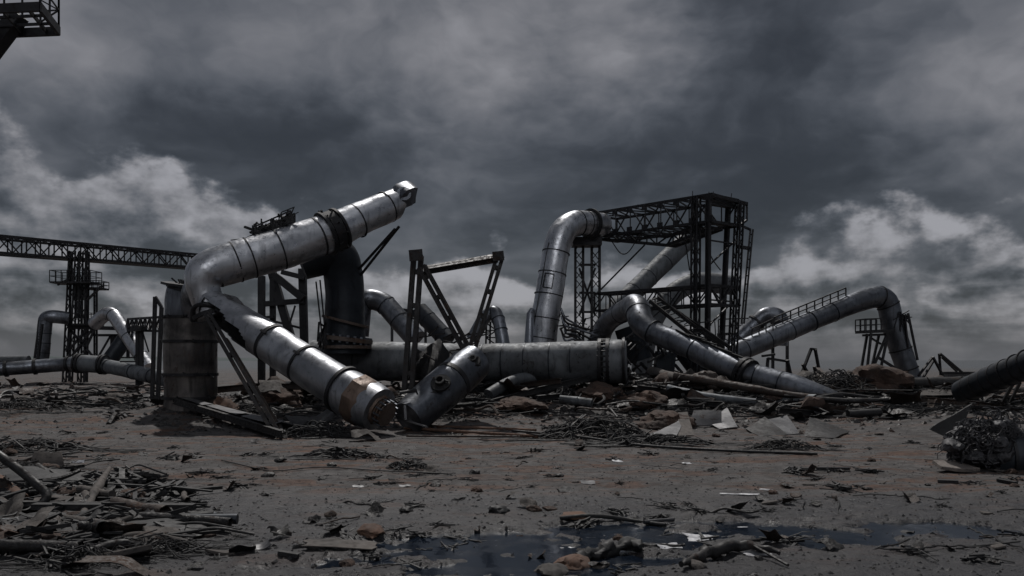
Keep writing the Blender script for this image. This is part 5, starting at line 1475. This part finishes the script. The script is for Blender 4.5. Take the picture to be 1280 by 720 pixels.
def plate4(name, label, mat, q, th=.03):
    mb = MB(); a, b, c, d = q; nn = (b - a).cross(c - a).normalized() * th
    N = 6
    for s in (0, 1):
        for i in range(N + 1):
            for j in range(N + 1):
                p = a.lerp(b, i / N).lerp(d.lerp(c, i / N), j / N); mb.v.append(p + nn * (s + 1.6 * mnoise.noise(p * 1.6)))
    m = (N + 1) ** 2
    for i in range(N):
        for j in range(N):
            k = i * (N + 1) + j; e = k + N + 1; mb.f.append((k, e, e + 1, k + 1)); mb.f.append((m + k, m + k + 1, m + e + 1, m + e))
    for i in range(N):
        for (u, w) in ((i * (N+1), (i+1) * (N+1)), ((i+1) * (N+1) + N, i * (N+1) + N), (i + 1, i), (N * (N+1) + i, N * (N+1) + i + 1)): mb.f.append((u, m + u, m + w, w))
    c0 = (a + b + c + d) / 4; base = V((c0.x, c0.y, gz(c0.x, c0.y)))
    return world_obj(name, mb, mat, label, 'plate', base)
plate4('folded_plate', 'upright grey plate behind the bright triangular plate', 'sheet', [gl(862, 533, .05), gl(868, 531, .45) + V((0, .1, 0)), gl(903, 531, .45) + V((0, .1, 0)), gl(902, 533, .02)])
plate4('folded_plate', 'bright triangular steel plate standing in the middle right rubble', 'steel', [gl(884, 531, .1), gl(914, 527, .42) + V((0, .5, 0)), gl(922, 536, .05), gl(900, 537, .02)])
plate4('folded_plate', 'grey sloping plate with a bright lower corner right of the triangular one', 'sheet', [gl(958, 536, .25) + V((0, .2, 0)), gl(988, 533, .34) + V((0, .3, 0)), gl(1000, 543, .03), gl(978, 544, .03)])
plate4('folded_plate', 'dark plate propped against the grey sloping plate', 'scrap', [gl(932, 538, .05), gl(956, 533, .3), gl(985, 544, .03), gl(950, 546, .0)])
plate4('folded_plate', 'dark roof-like plate at the right end of the plates', 'scrap', [gl(1005, 546, .02), gl(1012, 536, .36), gl(1062, 543, .1), gl(1040, 549, .02)])
plate4('folded_plate', 'thin bright edge plate left of the upright grey plate', 'steel', [gl(812, 545, .03), gl(850, 538, .28) + V((0, .2, 0)), gl(852, 541, .2), gl(845, 546, .02)])
plate4('folded_plate', 'tan plate beside the thin bright edge plate', 'slab', [gl(848, 545, .02), gl(850, 533, .4) + V((0, .3, 0)), gl(862, 532, .4) + V((0, .3, 0)), gl(868, 545, .02)])
DPL = ground(1190, 548).y
plate4('folded_plate', 'dark tilted triangular plate left of the grey charred wire clump', 'char', [at(1162, 537, DPL), at(1166, 533, DPL), at(1216, 505, DPL + .2), at(1194, 552, DPL - .1)])
plate4('folded_plate', 'long pale flat plate on the ground at right, before the tank', 'slab', [gl(1150, 505, .3), gl(1198, 504, .3), gl(1200, 499, .35), gl(1152, 500, .35)])
one('stone_slab', slab_mesh(544, .40, .08), 'slab2', 'pale stone slab lying below the grey charred wire clump', 'slab', ground(1192, 589), .1, (.22, .1), 1, .05)
one('orange_sheet', sheet_mesh(541, .9, 1.1, .2), 'brick', 'orange brown torn sheet beside the scorched stack foot', 'sheet', ground(282, 522), .4, (.7, .3), .9, .2)
one('tan_sheet', sheet_mesh(542, 1.6, 1.0, .2), 'slab', 'tan buckled sheet lying behind the leaning brace', 'sheet', ground(350, 505), .2, (.35, .1), 1, .1)
one('pale_sheet', sheet_mesh(543, 1.6, 1.0, .3), 'sheet', 'pale crumpled sheet under the inclined pipe', 'sheet', ground(385, 535), .5, (.3, .2), .8, .1)
one('pale_sheet', sheet_mesh(544, .9, .6, .2), 'slab', 'small pale sheet lying before the inclined pipe bell', 'sheet', ground(455, 551), .3, (.1, .1), .9, .03)
for i, (pts, r_, mat, lab) in enumerate(((((842, 487, .55), (900, 496, .5), (960, 505, .45), (1010, 511, .4)), .17, 'scraprust', 'long brown pipe lying across the rubble under the S-bend pipe'), (((835, 495, .3), (890, 507, .3), (945, 513, .3)), .14, 'grey', 'grey rail-like pipe below the long brown pipe'), (((610, 504, .3), (640, 492, .5), (682, 487, .6)), .22, 'grey', 'pale torn duct under the horizontal main'), (((700, 509, .3), (740, 515, .3)), .16, 'grey', 'short grey pipe among wires below the horizontal main'),
        (((980, 508, .4), (1060, 512, .3), (1150, 509, .3)), .09, 'scrap', 'long thin black pipe crossing the right rubble'), (((1060, 525, .2), (1100, 523, .2)), .13, 'char', 'short black pipe on the right ground'))):
    mb = MB(); p = resample(fillet([gl(x, y, z) for (x, y, z) in pts], .5), .2); sweep(mb, p, r_, 16, True, True, .05, 1.4, seed=i); world_obj('rubble_pipe', mb, mat, lab, 'pipe', gl(*pts[0][:2]))

# ---- right edge: charred wire clump and pipe mouth ---------------------------
mb = MB(); r2 = random.Random(5)
c0 = ground(1240, 580); Dc = c0.y
for k in range(380):
    a = r2.uniform(0, 6.283); q = r2.random() ** .5
    px = 1228 + 42 * q * math.cos(a); py = 552 - 31 * q * math.sin(a) - (px - 1232) * .28
    p = at(px, py, Dc - .55 + r2.uniform(-.6, .5) * (1.2 - q)); d = r2.uniform(0, 6.28); s = r2.uniform(.05, .12)
    pts = [p]
    for i in range(4):
        d += r2.uniform(.5, 1.3); pts.append(pts[-1] + V((math.cos(d) * s, r2.uniform(-.05, .05), math.sin(d) * s)))
    sweep(mb, pts, r2.uniform(.008, .018), 4)
wc = thing('charred_wire_clump', 'grey lumpy mass of charred wire and rubble at the right edge', 'wire clump', c0)
mb.build('curled_wire', M['charmesh'], wc)
mb = MB(); core = chunk_mesh(9, .66, .75, 5)
cc = at(1236, 556, Dc - .25)
mb.v = [V((p.x * 1.2 + cc.x, p.y * .8 + cc.y, p.z * 1.25 + cc.z - .28)) for p in core.v]; mb.f = core.f; mb.build('clump_core', M['charmesh'], wc)
for k in range(22):
    a = r2.uniform(0, 6.283); q = r2.uniform(.3, 1.0); px = 1230 + 42 * q * math.cos(a); py = 556 - 24 * q * math.sin(a) - (px - 1232) * .25; c = at(px, py, Dc - .55 + r2.uniform(-.35, .3)); lump = chunk_mesh(700 + k, r2.uniform(.09, .22), .8, 3)
    mb = MB(); mb.v = [p + c for p in lump.v]; mb.f = lump.f; mb.build('rubble_lump', M['charmesh'], wc)
p = resample([at(1240, 572, Dc - .25), at(1420, 570, Dc - .9)], .12)
rt = thing('pipe_mouth', 'dark smooth pipe lying on the ground at the right edge', 'pipe', ground(1275, 600))
pipe_body(rt, p, .52, M['dark'], n=36, dent=.03, seed=91); seams(rt, p, .52, (.12, .5), M['black'], .06, .02, 36)

# ---- uncountable fines --------------------------------------------------------
def fines(name, label, n, area, smin, smax, mat, seed):
    r = random.Random(seed); mb = MB()
    xs = []; 
    for k in range(n): xs.append(area(r))
    zs = terrain(np.array([p[0] for p in xs]), np.array([p[1] for p in xs]))
    for (x, y), z in zip(xs, zs):
        s = r.uniform(smin, smax) * (.4 + .6 * r.random()); c = V((x, y, float(z) + s * .15)); i = len(mb.v); a0 = r.uniform(0, 6.28)
        k = 5
        for j in range(k):
            a = a0 + j * 1.2566; q = s * r.uniform(.5, 1.3); mb.v.append(c + V((math.cos(a) * q * 1.4, math.sin(a) * q, -s * .3)))
        mb.v.append(c + V((r.uniform(-.3, .3) * s, r.uniform(-.3, .3) * s, s * r.uniform(.3, .8))))
        for j in range(k): mb.f.append((i + j, i + (j + 1) % k, i + k))
    o = mb.build(name, M[mat], smooth=False); tag(o, label, kind='stuff')
def a_fore(r):
    y = 7.6 * (26 / 7.6) ** r.random(); return ((r.uniform(-.75, .75)) * y, y)
def a_belt(r):
    y = r.triangular(23, 52, 29); return (r.uniform(-.45, .75) * y, y)
def a_left(r):
    y = r.uniform(22, 60); return (r.uniform(-.75, -.38) * y, y)
fines('dark_gravel', 'dark crumbs and grit strewn over the foreground', 9000, a_fore, .008, .038, 'char', 1)
fines('pale_gravel', 'brown grey pebbles strewn over the foreground', 3200, a_fore, .008, .028, 'slab', 2)
fines('dark_rubble', 'dark broken bits filling the wreckage belt', 8000, a_belt, .04, .18, 'scrap', 3)
fines('brown_rubble', 'brown broken bits filling the wreckage belt', 2600, a_belt, .04, .17, 'scraprust', 4)
fines('left_rubble', 'dark broken bits on the open ground at left', 900, a_left, .03, .12, 'char', 5)

def strip_mat():
    r = random.Random(77); mb = MB()
    for k in range(2600):
        y = r.triangular(25, 44, 30); px = r.uniform(330, 1290); x = (px - 640) / F * y; a = r.gauss(0, .5) + (0 if r.random() < .8 else 1.5)
        L = r.uniform(.3, 1.5); z = gz(x, y) + abs(r.gauss(0, .14)); d = V((math.cos(a), math.sin(a), r.gauss(0, .14))) * L
        bar(mb, V((x, y, z)) - d / 2, V((x, y, z)) + d / 2, r.uniform(.02, .07), r.uniform(.015, .05))
    o = mb.build('strip_litter', M['char'], smooth=False); tag(o, 'mass of thin black strips and wires matted through the wreckage belt', kind='stuff')
strip_mat()
